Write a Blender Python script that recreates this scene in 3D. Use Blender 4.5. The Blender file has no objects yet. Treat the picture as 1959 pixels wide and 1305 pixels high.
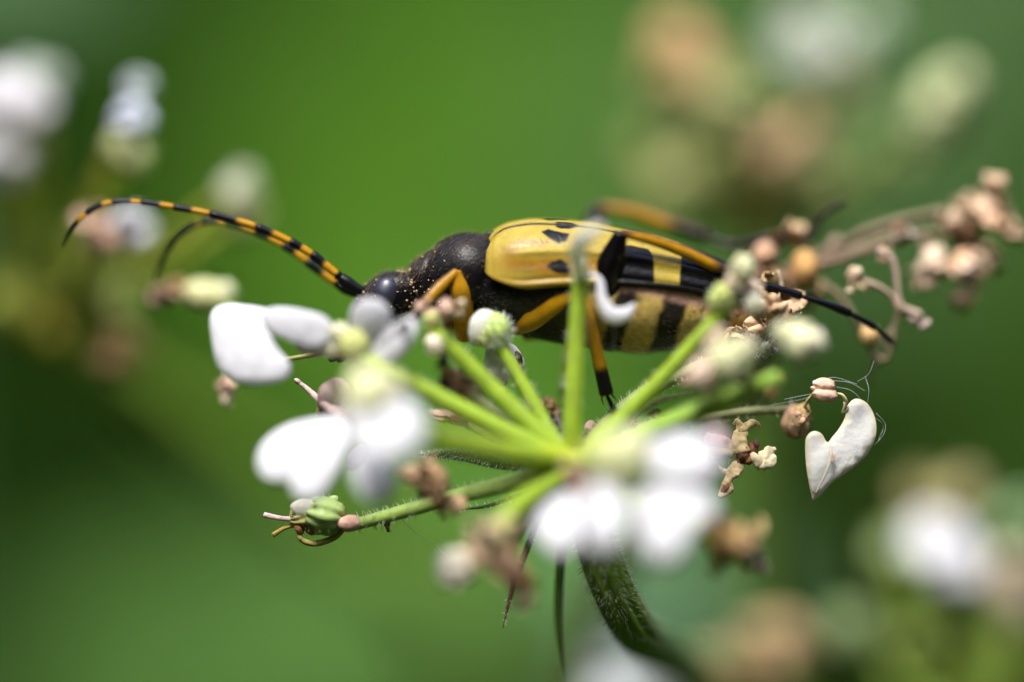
import bpy, math, random
import numpy as np
from mathutils import Vector, geometry

random.seed(7); RNG = np.random.default_rng(7)
scene = bpy.context.scene
R = math.radians
# ---------------------------------------------------------------- units: 1 unit = 1 cm
scene.unit_settings.system = 'METRIC'
scene.unit_settings.scale_length = 0.01
K = 0.002            # cm per photograph pixel in the plane of focus
DIST = 21.0          # camera to plane of focus (cm)

# ---------------------------------------------------------------- camera
cd = bpy.data.cameras.new('camera'); cam = bpy.data.objects.new('camera', cd)
scene.collection.objects.link(cam); scene.camera = cam
cam.location = (0, -DIST, 0); cam.rotation_euler = (R(90), 0, 0)
cd.sensor_width = 36.0
cd.lens = 36.0 / (1959 * K) * DIST
cd.clip_start = 0.1; cd.clip_end = 20000
cd.dof.use_dof = True
cd.dof.focus_distance = DIST
cd.dof.aperture_fstop = cd.lens * 1e-3 / 3.2     # a 32 mm wide pupil in this centimetre scene
# ---------------------------------------------------------------- world, sun, exposure
SUN_EL, SUN_AZ = 60, 198
w = bpy.data.worlds.new('World'); scene.world = w; w.use_nodes = True
nt = w.node_tree; bg = nt.nodes['Background']
sky = nt.nodes.new('ShaderNodeTexSky'); sky.sky_type = 'NISHITA'; sky.sun_disc = False
sky.sun_elevation = R(SUN_EL); sky.sun_rotation = R(SUN_AZ)
sky.air_density = 1.0; sky.dust_density = 3.0; sky.ozone_density = 1.0
nt.links.new(sky.outputs[0], bg.inputs[0]); bg.inputs[1].default_value = 0.11
sd = bpy.data.lights.new('sun', 'SUN'); sun = bpy.data.objects.new('sun', sd)
scene.collection.objects.link(sun)
sd.energy = 1.5; sd.angle = R(16); sd.color = (1.0, 0.985, 0.965)
_az = R(SUN_AZ); _el = R(SUN_EL)
sdir = Vector((math.sin(_az) * math.cos(_el), math.cos(_az) * math.cos(_el), math.sin(_el)))
sun.rotation_euler = sdir.to_track_quat('Z', 'Y').to_euler()
vs = scene.view_settings
vs.view_transform = 'Standard'; vs.look = 'None'; vs.gamma = 1.0; vs.use_curve_mapping = False
vs.exposure = 1.7
scene.render.engine = 'CYCLES'
scene.cycles.use_denoising = True
scene.cycles.max_bounces = 8; scene.cycles.transparent_max_bounces = 8
scene.cycles.sample_clamp_indirect = 8

# ---------------------------------------------------------------- helpers
def P(x, y, d=0.0):
    """place a point at depth d (cm behind the plane of focus) on the line of sight of photo pixel x, y"""
    s = (DIST + d) / DIST * K
    return np.array([(x - 979.5) * s, d, (652.5 - y) * s])

def spline(pts, n):
    p = np.array(pts, float)
    if len(p) < 3:
        t = np.linspace(0, 1, n)[:, None]; return p[0] * (1 - t) + p[-1] * t
    h = np.sqrt(np.linalg.norm(np.diff(p, axis=0), axis=1)) + 1e-6          # centripetal, so uneven points do not overshoot
    d = np.diff(p, axis=0) / h[:, None]
    m = np.vstack([d[0], (d[:-1] * h[1:, None] + d[1:] * h[:-1, None]) / (h[1:] + h[:-1])[:, None], d[-1]])
    out = []
    for u in np.linspace(0, len(p) - 1, n):
        i = min(int(u), len(p) - 2); t = u - i
        out.append((2*t**3 - 3*t**2 + 1) * p[i] + (t**3 - 2*t**2 + t) * h[i] * m[i] + (-2*t**3 + 3*t**2) * p[i + 1] + (t**3 - t**2) * h[i] * m[i + 1])
    return np.array(out)

def interp(x, xs, ys):
    """smooth (monotone-ish cubic) interpolation"""
    xs = np.array(xs, float); ys = np.array(ys, float)
    x = np.clip(x, xs[0], xs[-1])
    m = np.gradient(ys, xs)
    dl = np.diff(ys) / np.diff(xs)
    for i in range(len(dl)):
        if i and dl[i] * dl[i - 1] < 0: m[i] = 0
    i = np.clip(np.searchsorted(xs, x) - 1, 0, len(xs) - 2)
    h = xs[i + 1] - xs[i]; t = (x - xs[i]) / h
    return ((2*t**3 - 3*t**2 + 1) * ys[i] + (t**3 - 2*t**2 + t) * h * m[i]
            + (-2*t**3 + 3*t**2) * ys[i + 1] + (t**3 - t**2) * h * m[i + 1])

def unit(v):
    v = np.array(v, float); return v / (np.linalg.norm(v) + 1e-12)

def vnoise(p, scale, seed=0):
    """cheap smooth pseudo noise from summed sines, -1..1"""
    p = np.asarray(p) * scale
    r = np.random.default_rng(seed)
    o = 0
    for k in range(5):
        d = r.normal(size=3); d /= np.linalg.norm(d)
        o = o + np.sin((p @ d) * (1.0 + .55 * k) + r.uniform(0, 6.3)) / (1 + .35 * k)
    return o / 2.6

class MB:
    def __init__(s): s.v = []; s.f = []; s.c = []; s.n = 0
    def add(s, v, f, c):
        v = np.asarray(v, float).reshape(-1, 3)
        c = np.asarray(c, float)
        if c.ndim == 1: c = np.tile(c, (len(v), 1))
        s.v.append(v); s.c.append(c)
        s.f += [tuple(int(i) + s.n for i in q) for q in f]
        s.n += len(v)
    def tube(s, pts, rad, col, n=10, ribs=0, rib=.0, flat=1.0, flatdir=(0, 0, 1), raw=False, m=None, wob=0, seed=0, topdark=None):
        pts = np.array(pts, float) if raw else spline(pts, m or max(8, 6 * len(pts)))
        k = len(pts); t = np.linspace(0, 1, k)
        rad = np.asarray(rad, float)
        if rad.ndim == 0: rad = np.full(k, float(rad))
        elif len(rad) != k: rad = interp(t, np.linspace(0, 1, len(rad)), rad)
        T = np.gradient(pts, axis=0); T /= np.linalg.norm(T, axis=1)[:, None] + 1e-12
        a = np.array(flatdir, float)
        if abs(unit(a) @ T[0]) > .95: a = np.array([0, 1., 0.])
        A = np.cross(T, a); A /= np.linalg.norm(A, axis=1)[:, None] + 1e-9
        B = np.cross(A, T)
        th = np.arange(n) * 2 * math.pi / n
        rr = 1 + (rib * np.cos(th * ribs) if ribs else 0 * th)
        V = pts[:, None] + rad[:, None, None] * (A[:, None] * (np.cos(th) * rr)[None, :, None] + flat * B[:, None] * (np.sin(th) * rr)[None, :, None])
        if wob:
            q_ = vnoise(V.reshape(-1, 3), 1.6 / max(rad.max(), .004), seed).reshape(k, n, 1) + .5 * vnoise(V.reshape(-1, 3), 4.2 / max(rad.max(), .004), seed + 3).reshape(k, n, 1)
            V = pts[:, None] + (V - pts[:, None]) * (1 + wob * q_)
        V = V.reshape(-1, 3)
        f = []
        for i in range(k - 1):
            for j in range(n):
                j2 = (j + 1) % n
                f.append((i*n + j, i*n + j2, (i+1)*n + j2, (i+1)*n + j))
        V = np.vstack([V, pts[0] - T[0] * rad[0] * .35, pts[-1] + T[-1] * rad[-1] * .35])
        for j in range(n):
            f.append((k*n, (j+1) % n, j)); f.append((k*n + 1, (k-1)*n + j, (k-1)*n + (j+1) % n))
        if callable(col):
            c = np.array([col(ti) for ti in t]); c = np.vstack([np.repeat(c, n, 0), c[0], c[-1]])
        else: c = np.array(col, float)
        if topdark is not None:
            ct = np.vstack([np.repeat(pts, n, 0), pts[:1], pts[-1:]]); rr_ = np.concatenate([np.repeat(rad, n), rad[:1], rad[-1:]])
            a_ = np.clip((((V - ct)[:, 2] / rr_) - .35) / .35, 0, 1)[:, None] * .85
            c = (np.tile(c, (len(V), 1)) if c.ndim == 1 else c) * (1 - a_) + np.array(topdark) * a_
        if wob: c = np.clip((np.tile(c, (len(V), 1)) if c.ndim == 1 else c) * (1 + .9 * wob * vnoise(V, 2.5 / max(rad.max(), .004), seed + 9))[:, None], 0, 1)
        s.add(V, f, c); return pts, T
    def blob(s, c, r, col, wob=.12, axis=None, nu=14, nv=10, seed=0, ribs=0, rib=0.0, fr=3.0):
        """uneven rounded body; r = (along axis, across, across)"""
        r = np.array(r if hasattr(r, '__len__') else (r, r, r), float)
        ax = unit(axis if axis is not None else (0, 0, 1))
        b = unit(np.cross(ax, (0.3, 1, .2))); d = np.cross(ax, b)
        v = []
        for i in range(1, nv):
            ph = math.pi * i / nv
            for j in range(nu):
                th = 2 * math.pi * j / nu
                v.append((math.cos(ph), math.sin(ph) * math.cos(th), math.sin(ph) * math.sin(th)))
        v += [(1, 0, 0), (-1, 0, 0)]
        v = np.array(v)
        q = 1 + wob * vnoise(v, fr, seed + 11)
        if ribs: q = q * (1 + rib * np.cos(ribs * np.arctan2(v[:, 2], v[:, 1])))
        v = v * q[:, None]
        V = np.array(c) + v[:, :1] * r[0] * ax + v[:, 1:2] * r[1] * b + v[:, 2:3] * r[2] * d
        f = []
        for i in range(nv - 2):
            for j in range(nu):
                j2 = (j + 1) % nu
                f.append((i*nu + j, (i+1)*nu + j, (i+1)*nu + j2, i*nu + j2))
        k = (nv - 1) * nu
        for j in range(nu):
            f.append((k, j, (j+1) % nu)); f.append((k + 1, (nv-2)*nu + (j+1) % nu, (nv-2)*nu + j))
        col = np.array(col, float)
        cc = col * (1 + .12 * vnoise(v, 4, seed + 5))[:, None]
        s.add(V, f, np.clip(cc, 0, 1))
    def grid(s, G, col, th=.004):
        """solid sheet from a grid of points nu x nv x 3"""
        G = np.asarray(G, float); nu, nv = G.shape[:2]
        N = np.cross(np.gradient(G, axis=0), np.gradient(G, axis=1)); N /= np.linalg.norm(N, axis=2)[..., None] + 1e-12
        V = np.vstack([(G + N * th / 2).reshape(-1, 3), (G - N * th / 2).reshape(-1, 3)])
        o = nu * nv; f = []
        for i in range(nu - 1):
            for j in range(nv - 1):
                a, b, c, d = i*nv + j, i*nv + j + 1, (i+1)*nv + j + 1, (i+1)*nv + j
                f.append((a, d, c, b)); f.append((a + o, b + o, c + o, d + o))
        ring = [j for j in range(nv)] + [i*nv + nv - 1 for i in range(1, nu)] + [(nu-1)*nv + j for j in range(nv - 2, -1, -1)] + [i*nv for i in range(nu - 2, 0, -1)]
        for a, b in zip(ring, ring[1:] + ring[:1]): f.append((a, b, b + o, a + o))
        c = np.asarray(col, float)
        if c.ndim == 3: c = np.vstack([c.reshape(-1, 3)] * 2)
        s.add(V, f, c)
    def hairs(s, pos, dirs, ln, r, col):
        v = []; f = []; cc = []
        for i, (p, d) in enumerate(zip(pos, dirs)):
            d = unit(d); a = unit(np.cross(d, (.31, .2, .93))); b = np.cross(d, a)
            l = ln * random.uniform(.5, 1.2); bend = unit(d + .5 * a * random.uniform(-1, 1) + .5 * b * random.uniform(-1, 1))
            o = len(v)
            for k in range(3):
                t = k * 2.094; v.append(p + r * (math.cos(t) * a + math.sin(t) * b))
            for k in range(3):
                t = k * 2.094; v.append(p + d * l * .55 + .75 * r * (math.cos(t) * a + math.sin(t) * b))
            v.append(p + d * l * .55 + bend * l * .45)
            for k in range(3):
                k2 = (k + 1) % 3
                f.append((o + k, o + k2, o + 3 + k2, o + 3 + k)); f.append((o + 3 + k, o + 3 + k2, o + 6))
        if v: s.add(v, f, col)
    def build(s, name, mat, parent=None, smooth=True):
        V = np.vstack(s.v); C = np.vstack(s.c)
        off = np.array(WL[parent.name]) if parent is not None else np.zeros(3)
        me = bpy.data.meshes.new(name)
        me.from_pydata((V - off).tolist(), [], s.f)
        at = me.color_attributes.new('Col', 'FLOAT_COLOR', 'POINT')
        at.data.foreach_set('color', np.hstack([C, np.ones((len(C), 1))]).astype(np.float32).ravel())
        if smooth: me.polygons.foreach_set('use_smooth', [True] * len(me.polygons))
        me.materials.append(mat); me.update()
        o = bpy.data.objects.new(name, me); scene.collection.objects.link(o)
        WL[o.name] = tuple(off)
        if parent is not None: o.parent = parent
        return o
WL = {}
def empty(name, loc, label, cat, group=None):
    o = bpy.data.objects.new(name, None); scene.collection.objects.link(o)
    o.location = tuple(loc); o.empty_display_size = .2; WL[o.name] = tuple(loc)
    o['label'] = label; o['category'] = cat
    if group: o['group'] = group
    return o
def tag(o, label=None, cat=None, kind=None, group=None):
    if label: o['label'] = label
    if cat: o['category'] = cat
    if kind: o['kind'] = kind
    if group: o['group'] = group
    return o

# ---------------------------------------------------------------- materials
def material(name, rough=.5, spec=.5, transl=0.0, var=.15, vscale=30, bump=0.0, bscale=120, bdist=.004, sss=0.0, coat=0.0, sheen=0.0, cells=False, tcol=(1, 1, 1)):
    m = bpy.data.materials.new(name); m.use_nodes = True
    t = m.node_tree; nd = t.nodes; lk = t.links; b = nd['Principled BSDF']
    at = nd.new('ShaderNodeAttribute'); at.attribute_name = 'Col'
    tc = nd.new('ShaderNodeTexCoord')
    no = nd.new('ShaderNodeTexNoise'); no.inputs['Scale'].default_value = vscale; no.inputs['Detail'].default_value = 5
    lk.new(tc.outputs['Object'], no.inputs['Vector'])
    mr = nd.new('ShaderNodeMapRange'); mr.inputs['From Min'].default_value = .3; mr.inputs['From Max'].default_value = .7
    mr.inputs['To Min'].default_value = 1 - var; mr.inputs['To Max'].default_value = 1 + var
    lk.new(no.outputs['Fac'], mr.inputs['Value'])
    mx = nd.new('ShaderNodeVectorMath'); mx.operation = 'SCALE'
    lk.new(at.outputs['Color'], mx.inputs[0]); lk.new(mr.outputs[0], mx.inputs['Scale'])
    lk.new(mx.outputs[0], b.inputs['Base Color'])
    b.inputs['Roughness'].default_value = rough; b.inputs['Specular IOR Level'].default_value = spec
    if coat: b.inputs['Coat Weight'].default_value = coat; b.inputs['Coat Roughness'].default_value = .15
    if sheen: b.inputs['Sheen Weight'].default_value = sheen; b.inputs['Sheen Roughness'].default_value = .4
    if sss:
        b.inputs['Subsurface Weight'].default_value = sss; b.inputs['Subsurface Radius'].default_value = (1, .8, .4)
        b.inputs['Subsurface Scale'].default_value = .03
    nrm = None
    if bump:
        if cells:
            tx = nd.new('ShaderNodeTexVoronoi'); tx.inputs['Scale'].default_value = bscale; ho = tx.outputs['Distance']
        else:
            tx = nd.new('ShaderNodeTexNoise'); tx.inputs['Scale'].default_value = bscale; tx.inputs['Detail'].default_value = 3; ho = tx.outputs['Fac']
        lk.new(tc.outputs['Object'], tx.inputs['Vector'])
        bp = nd.new('ShaderNodeBump'); bp.inputs['Strength'].default_value = bump; bp.inputs['Distance'].default_value = bdist
        lk.new(ho, bp.inputs['Height']); lk.new(bp.outputs[0], b.inputs['Normal']); nrm = bp
    if transl:
        tr = nd.new('ShaderNodeBsdfTranslucent'); ms = nd.new('ShaderNodeMixShader')
        tm = nd.new('ShaderNodeVectorMath'); tm.operation = 'MULTIPLY'; tm.inputs[1].default_value = tcol
        lk.new(mx.outputs[0], tm.inputs[0]); lk.new(tm.outputs[0], tr.inputs['Color'])
        if nrm: lk.new(nrm.outputs[0], tr.inputs['Normal'])
        ms.inputs[0].default_value = transl
        out = nd['Material Output']
        lk.new(b.outputs[0], ms.inputs[1]); lk.new(tr.outputs[0], ms.inputs[2]); lk.new(ms.outputs[0], out.inputs['Surface'])
    return m
M = dict(
    body=material('beetle_cuticle', .30, .20, var=.25, vscale=40, bump=.42, bscale=110, bdist=.006),
    elytra=material('wing_case', .30, .26, var=.10, vscale=25, bump=.35, bscale=85, bdist=.004, cells=True),
    leg=material('leg_cuticle', .28, .20, var=.12, vscale=35, bump=.25, bscale=160, bdist=.003),
    eye=material('eye', .42, 1.0, var=.1, bump=.12, bscale=180, bdist=.002),
    hair=material('hair', .5, .4, var=.2),
    petal=material('petal', .6, .2, transl=.35, var=.06, vscale=18, bump=.4, bscale=32, bdist=.012),
    green=material('green_stalk', .5, .4, transl=.12, var=.16, vscale=14, bump=.3, bscale=60, bdist=.006),
    dry=material('dried_plant', .75, .25, transl=.1, var=.3, vscale=22, bump=.6, bscale=55, bdist=.01),
    leaf=material('leaf', .75, .12, transl=.35, var=.18, vscale=1.5, bump=.4, bscale=6, bdist=.05, tcol=(1.1, 1.15, .3)),
    soil=material('soil', .9, .2, var=.4, vscale=.4, bump=.8, bscale=2, bdist=.5),
    silk=material('silk', .3, .6, transl=.3, var=.05),
)
WHITE = (.80, .80, .83); CREAM = (.74, .72, .46); PALE = (.60, .63, .22); RAYG = (.30, .44, .03)
HUB = (.44, .50, .03); TAN = (.60, .39, .20); PINK = (.68, .45, .33); BROWN = (.20, .115, .06); ORANGE = (.62, .33, .10)
LTN = (.74, .62, .46); STEMG = (.20, .34, .03); OLIVE = (.22, .25, .05)

# ================================================================= SETTING
def grid_sheet(name, fn, nx, ny, mat, col):
    b = MB(); G = np.array([[fn(i / (nx - 1), j / (ny - 1)) for j in range(ny)] for i in range(nx)])
    b.grid(G, col, .5); return b.build(name, mat)
GZ = -45.0
g = grid_sheet('ground', lambda u, v: ((u - .5) * 8000, (v - .5) * 8000 + 500, GZ + .6 * math.sin(u * 91) * math.cos(v * 77)), 60, 60, M['soil'], (.035, .045, .02))
tag(g, kind='structure')

def scatter_leaves(name, n, box, size, cols, up=.5, seed=1):
    r = np.random.default_rng(seed); b = MB()
    V = []; F = []; C = []
    for i in range(n):
        an = r.uniform(0, 2 * math.pi); ra = r.uniform(box[0], box[1]); c = np.array([ra * math.cos(an), ra * math.sin(an) - 10, r.uniform(box[2], box[3])])
        a = unit(r.normal(size=3) * (1, 1, .6)); nn = unit(r.normal(size=3) * .8 + np.array([-.5 * math.cos(an), -.5 * math.sin(an), up]))
        s = np.cross(nn, a); s = unit(s); a = np.cross(s, nn); l = size * r.uniform(.6, 1.4); wd = l * r.uniform(.3, .5)
        o = len(V)
        V += [c, c + a * l * .35 + s * wd - nn * l * .05, c + a * l * .4 + nn * l * .03, c + a * l * .35 - s * wd - nn * l * .05, c + a * l * .75 + s * wd * .6 - nn * l * .1, c + a * l * .75 - s * wd * .6 - nn * l * .1, c + a * l - nn * l * .2]
        F += [(o, o+1, o+2), (o, o+2, o+3), (o+1, o+4, o+2), (o+2, o+5, o+3), (o+2, o+4, o+6), (o+2, o+6, o+5)]
        cc = np.array(cols[r.integers(len(cols))]) * r.uniform(.7, 1.2)
        C += [cc] * 7
    b.add(V, F, C); return b.build(name, M['leaf'])
tag(scatter_leaves('hedge', 26000, (130, 250, GZ, 105), 14, [(.04, .115, .008), (.055, .14, .008), (.028, .08, .008)], seed=3),
    'dense green hedge far behind the flowers, its ring added out of view to block low sky', 'hedge', kind='stuff')  # ring extended unseen behind the camera, added to darken low sky reflections
def grass():
    b = MB(); r = np.random.default_rng(5); V = []; F = []; C = []
    for i in range(9000):
        x, y = r.uniform(-130, 130), r.uniform(-25, 150)
        h = r.uniform(8, 26); lean = r.normal(size=2) * h * .25; wd = r.uniform(.15, .4); a = r.uniform(0, 6.3); s = np.array([math.cos(a), math.sin(a), 0]) * wd
        p0 = np.array([x, y, GZ]); p1 = p0 + (lean[0] * .3, lean[1] * .3, h * .6); p2 = p0 + (lean[0], lean[1], h)
        o = len(V); V += [p0 - s, p0 + s, p1 + s * .8, p1 - s * .8, p2]; F += [(o, o+1, o+2, o+3), (o+3, o+2, o+4)]
        C += [np.array((.06, .15, .015)) * r.uniform(.6, 1.3)] * 5
    b.add(V, F, C); return b.build('grass', M['leaf'])
tag(grass(), 'low green grass covering the ground below the flowers', 'grass', kind='stuff')

def leaf(label, base, tip, width, nrm, col, wave=.06, fold=.12, droop=.1, group=None, seed=0, root=None):
    """broad leaf thing: blade, midrib and a stalk down to the ground"""
    base = np.array(base); tip = np.array(tip); L = np.linalg.norm(tip - base); T = unit(tip - base)
    N = unit(np.array(nrm) - (np.array(nrm) @ T) * T); B = np.cross(N, T)
    rootp = np.array(root if root is not None else (base[0] + .15 * (base[0] - tip[0]), base[1] + 3, GZ))
    e = empty('broad_leaf', rootp, label, 'leaf', group)
    nu, nv = 26, 17; G = np.zeros((nu, nv, 3)); C = np.zeros((nu, nv, 3)); col = np.array(col)
    for i in range(nu):
        u = i / (nu - 1); wv = width * .5 * (math.sin(math.pi * min(1, u ** .8)) ** .7 * (1 - .25 * u) + .01) * (1 + .08 * math.sin(u * 40))
        for j in range(nv):
            v = j / (nv - 1) * 2 - 1
            G[i, j] = base + T * (L * u) + B * v * wv + N * (fold * width * abs(v) - droop * L * u * u + wave * width * math.sin(u * 9 + seed + v * 2.2) * .5)
            vein = .5 + .5 * math.cos((u * 11 - abs(v) * 2.2) * 2 * math.pi)
            C[i, j] = col * (1 + .12 * vein) + (.02 * (abs(v) < .05))
    b = MB(); b.grid(G, C, .03); bl = b.build('blade', M['leaf'], e)
    b = MB(); b.tube([G[i, nv // 2] - N * .05 for i in range(0, nu, 5)], [.02 * L ** .5 + .03, .01], col * 1.3, n=8); b.build('midrib', M['green'], bl)
    b = MB(); b.tube([rootp, rootp * .5 + base * .5 + (0, .8, 0), base + T * .2], [.25, .2, .1], col, n=8, m=24); b.build('stalk', M['green'], e)
    return e

# ================================================================= BEETLE
AX = 0.10                      # depth of the body axis
ROLL = R(25)
beetle = empty('beetle', P(1100, 690, AX), 'yellow and black longhorn beetle clinging to the white flower umbel', 'beetle')
def pix(v): return v[..., 0] / K + 979.5, 652.5 - v[..., 2] / K

ST = np.array([  # cx, cy, half height, half width of the body along head - thorax - abdomen
    (678, 662, 5, 10), (684, 650, 15, 22), (694, 632, 25, 31), (706, 608, 36, 38), (722, 586, 46, 44), (742, 571, 49, 46),
    (762, 562, 46, 42), (778, 557, 42, 38), (788, 554, 38, 35), (796, 552, 47, 43), (812, 546, 54, 51), (835, 540, 65, 62),
    (862, 534, 80, 74), (890, 531, 88, 82), (912, 533, 86, 82), (926, 538, 74, 74), (940, 543, 74, 78), (975, 548, 88, 88),
    (1040, 552, 99, 96), (1110, 560, 104, 98), (1180, 571, 104, 96), (1240, 580, 99, 92), (1300, 584, 86, 82), (1370, 586, 68, 68),
    (1430, 590, 50, 52), (1475, 595, 30, 34), (1497, 598, 10, 12)], float)
NR, NS = 300, 104
sp = spline(ST, NR)
cen = np.stack([(sp[:, 0] - 979.5) * K, np.full(NR, AX), (652.5 - sp[:, 1]) * K], 1)
T = np.gradient(cen, axis=0); T /= np.linalg.norm(T, axis=1)[:, None]
U = np.stack([-T[:, 2], 0 * T[:, 0], T[:, 0]], 1)
CAMV = np.array([0, -1., 0])
DOR = U * math.cos(ROLL) + CAMV * math.sin(ROLL); LAT = CAMV * math.cos(ROLL) - U * math.sin(ROLL)
th = np.arange(NS) * 2 * math.pi / NS
BV = cen[:, None] + K * (sp[:, 3][:, None, None] * np.cos(th)[None, :, None] * LAT[:, None] + sp[:, 2][:, None, None] * np.sin(th)[None, :, None] * DOR[:, None])
bx, by = pix(BV)
# abdomen plates overlap a little: small steps at the seams
seam = np.zeros((NR, NS))
for xs in (1108, 1192, 1262, 1340, 1410):
    q = (bx + (by - 600) * .28 - xs) / 14.0
    seam += np.where(q > 0, -np.exp(-q * .7) * 3.2, 0)
# pronotum bumps, thorax plates
seam += 3.0 * np.exp(-((bx - 845) / 26) ** 2) * np.cos(th * 2 + .6)[None, :] - 4 * np.exp(-((bx + (by - 560) * .3 - 800) / 5) ** 2)
for xs, sl in ((965, .5), (1005, .35)):
    seam += -3 * np.exp(-((bx + (by - 600) * sl - xs) / 5) ** 2) * (by > 540)
OUT = BV - cen[:, None]; OUT /= np.linalg.norm(OUT, axis=2)[..., None]
BV = BV + OUT * seam[..., None] * K
BC = np.zeros((NR, NS, 3)) + (.005, .0045, .006)
ss = lambda e0, e1, x: np.clip((x - e0) / (e1 - e0), 0, 1) ** 2 * (3 - 2 * np.clip((x - e0) / (e1 - e0), 0, 1))
nz = vnoise(BV.reshape(-1, 3), 40, 3).reshape(NR, NS)
xx = bx + (by - 600) * .28 + nz * 3
yel = np.array((.43, .30, .085)); pinkm = np.array((.34, .20, .15)); drk = np.array((.014, .011, .009))
BC[xx > 985] = drk
def band(x0, x1, c, s=5):
    a = (ss(x0 - s, x0 + s, xx) * (1 - ss(x1 - s, x1 + s, xx)))[..., None]
    BC[:] = BC * (1 - a) + np.array(c) * a
band(1112, 1168, yel * .9); band(1206, 1262, yel); band(1308, 1362, yel * 1.05); band(1398, 1430, yel)
a = (ss(1150, 1200, bx) * ss(575, 563, by + (1250 - bx) * .22 + nz * 2) * (by > 520) * (np.cos(th) > 0)[None, :])[..., None] * .9
BC = BC * (1 - a) + pinkm * a
a = np.clip(1 - np.hypot((bx - 1205) / 26, (by - 572) / 12), 0, 1)[..., None] ** .4
BC = BC * (1 - a) + drk * a
# dusty brown on the top of the head and pronotum
a = (np.clip(np.sin(th - .1), 0, 1) ** 3)[None, :, None] * ((bx < 930) & (bx > 700))[..., None] * .2 * (1 + nz[..., None])
BC = BC * (1 - a) + np.array((.075, .055, .035)) * a
faces = []
for i in range(NR - 1):
    for j in range(NS):
        j2 = (j + 1) % NS; faces.append((i*NS + j, (i+1)*NS + j, (i+1)*NS + j2, i*NS + j2))
faces.append(tuple(range(NS))); faces.append(tuple((NR - 1) * NS + j for j in range(NS - 1, -1, -1)))
b = MB(); b.add(BV.reshape(-1, 3), faces, BC.reshape(-1, 3)); body = b.build('body', M['body'], beetle)

# fine hairs on the body: golden along the back of head and pronotum, short and dark on the flank
b = MB(); top = ([], []); fl_ = ([], [])
for _ in range(7500):
    i = RNG.integers(30, NR - 4); j = RNG.integers(0, NS); x = bx[i, j]; y = by[i, j]
    if 932 < x and y < 558: continue
    if x < 932:
        if math.sin(th[j]) < .55 and RNG.random() < .85: continue
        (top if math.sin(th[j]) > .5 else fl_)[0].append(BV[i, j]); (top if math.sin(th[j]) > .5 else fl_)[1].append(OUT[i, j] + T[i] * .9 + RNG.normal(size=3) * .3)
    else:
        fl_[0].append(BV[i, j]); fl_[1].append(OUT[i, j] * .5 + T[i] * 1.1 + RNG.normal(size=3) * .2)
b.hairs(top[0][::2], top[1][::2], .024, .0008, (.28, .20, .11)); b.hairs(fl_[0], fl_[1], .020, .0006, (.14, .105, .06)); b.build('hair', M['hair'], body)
# pollen grains stuck to head and thorax
b = MB()
for _ in range(420):
    i = RNG.integers(int(NR * .13), int(NR * .48)); j = RNG.integers(0, NS)
    if math.cos(th[j]) < -.2: continue
    if RNG.random() > (.5 + .5 * vnoise(BV[i, j][None], 14, 8)[0]): continue
    if bx[i, j] > 935 and by[i, j] < 545: continue
    b.blob(BV[i, j] + OUT[i, j] * .002, RNG.uniform(.0022, .005), (.62, .47, .28), nu=6, nv=4, seed=int(RNG.integers(99)))
tag(b.build('pollen', M['dry'], body), kind='stuff')

# wing cases
EX = [924, 930, 942, 960, 1000, 1060, 1120, 1180, 1240, 1300, 1360, 1420, 1470, 1492]
ECY = [548, 547, 545, 543, 541, 541, 545, 552, 560, 569, 578, 588, 597, 601]
EH = [62, 86, 102, 112, 121, 122, 121, 117, 110, 100, 88, 71, 48, 20]
EW = [56, 80, 95, 103, 110, 109, 105, 101, 95, 88, 77, 60, 36, 10]
EM = [512, 520, 530, 537, 544, 540, 538, 539, 543, 549, 560, 574, 589, 599]
SPA = [(1038, 446), (1050, 442), (1068, 446), (1088, 450), (1083, 461), (1069, 467), (1055, 459)]
SPB = [(1046, 511), (1055, 503), (1071, 497), (1083, 505), (1090, 518), (1085, 524), (1063, 522)]
def inpoly(x, y, poly):
    """signed distance, positive inside"""
    p = np.array(poly, float); d = np.full(x.shape, 1e9); ins = np.zeros(x.shape, bool)
    for k in range(len(p)):
        a, c = p[k], p[(k + 1) % len(p)]; e = c - a
        t = np.clip(((x - a[0]) * e[0] + (y - a[1]) * e[1]) / (e @ e), 0, 1)
        d = np.minimum(d, np.hypot(x - a[0] - t * e[0], y - a[1] - t * e[1]))
        cr = ((a[1] > y) != (c[1] > y)) & (x < (c[0] - a[0]) * (y - a[1]) / (c[1] - a[1] + 1e-9) + a[0]); ins ^= cr
    return np.where(ins, d, -d)
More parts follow.
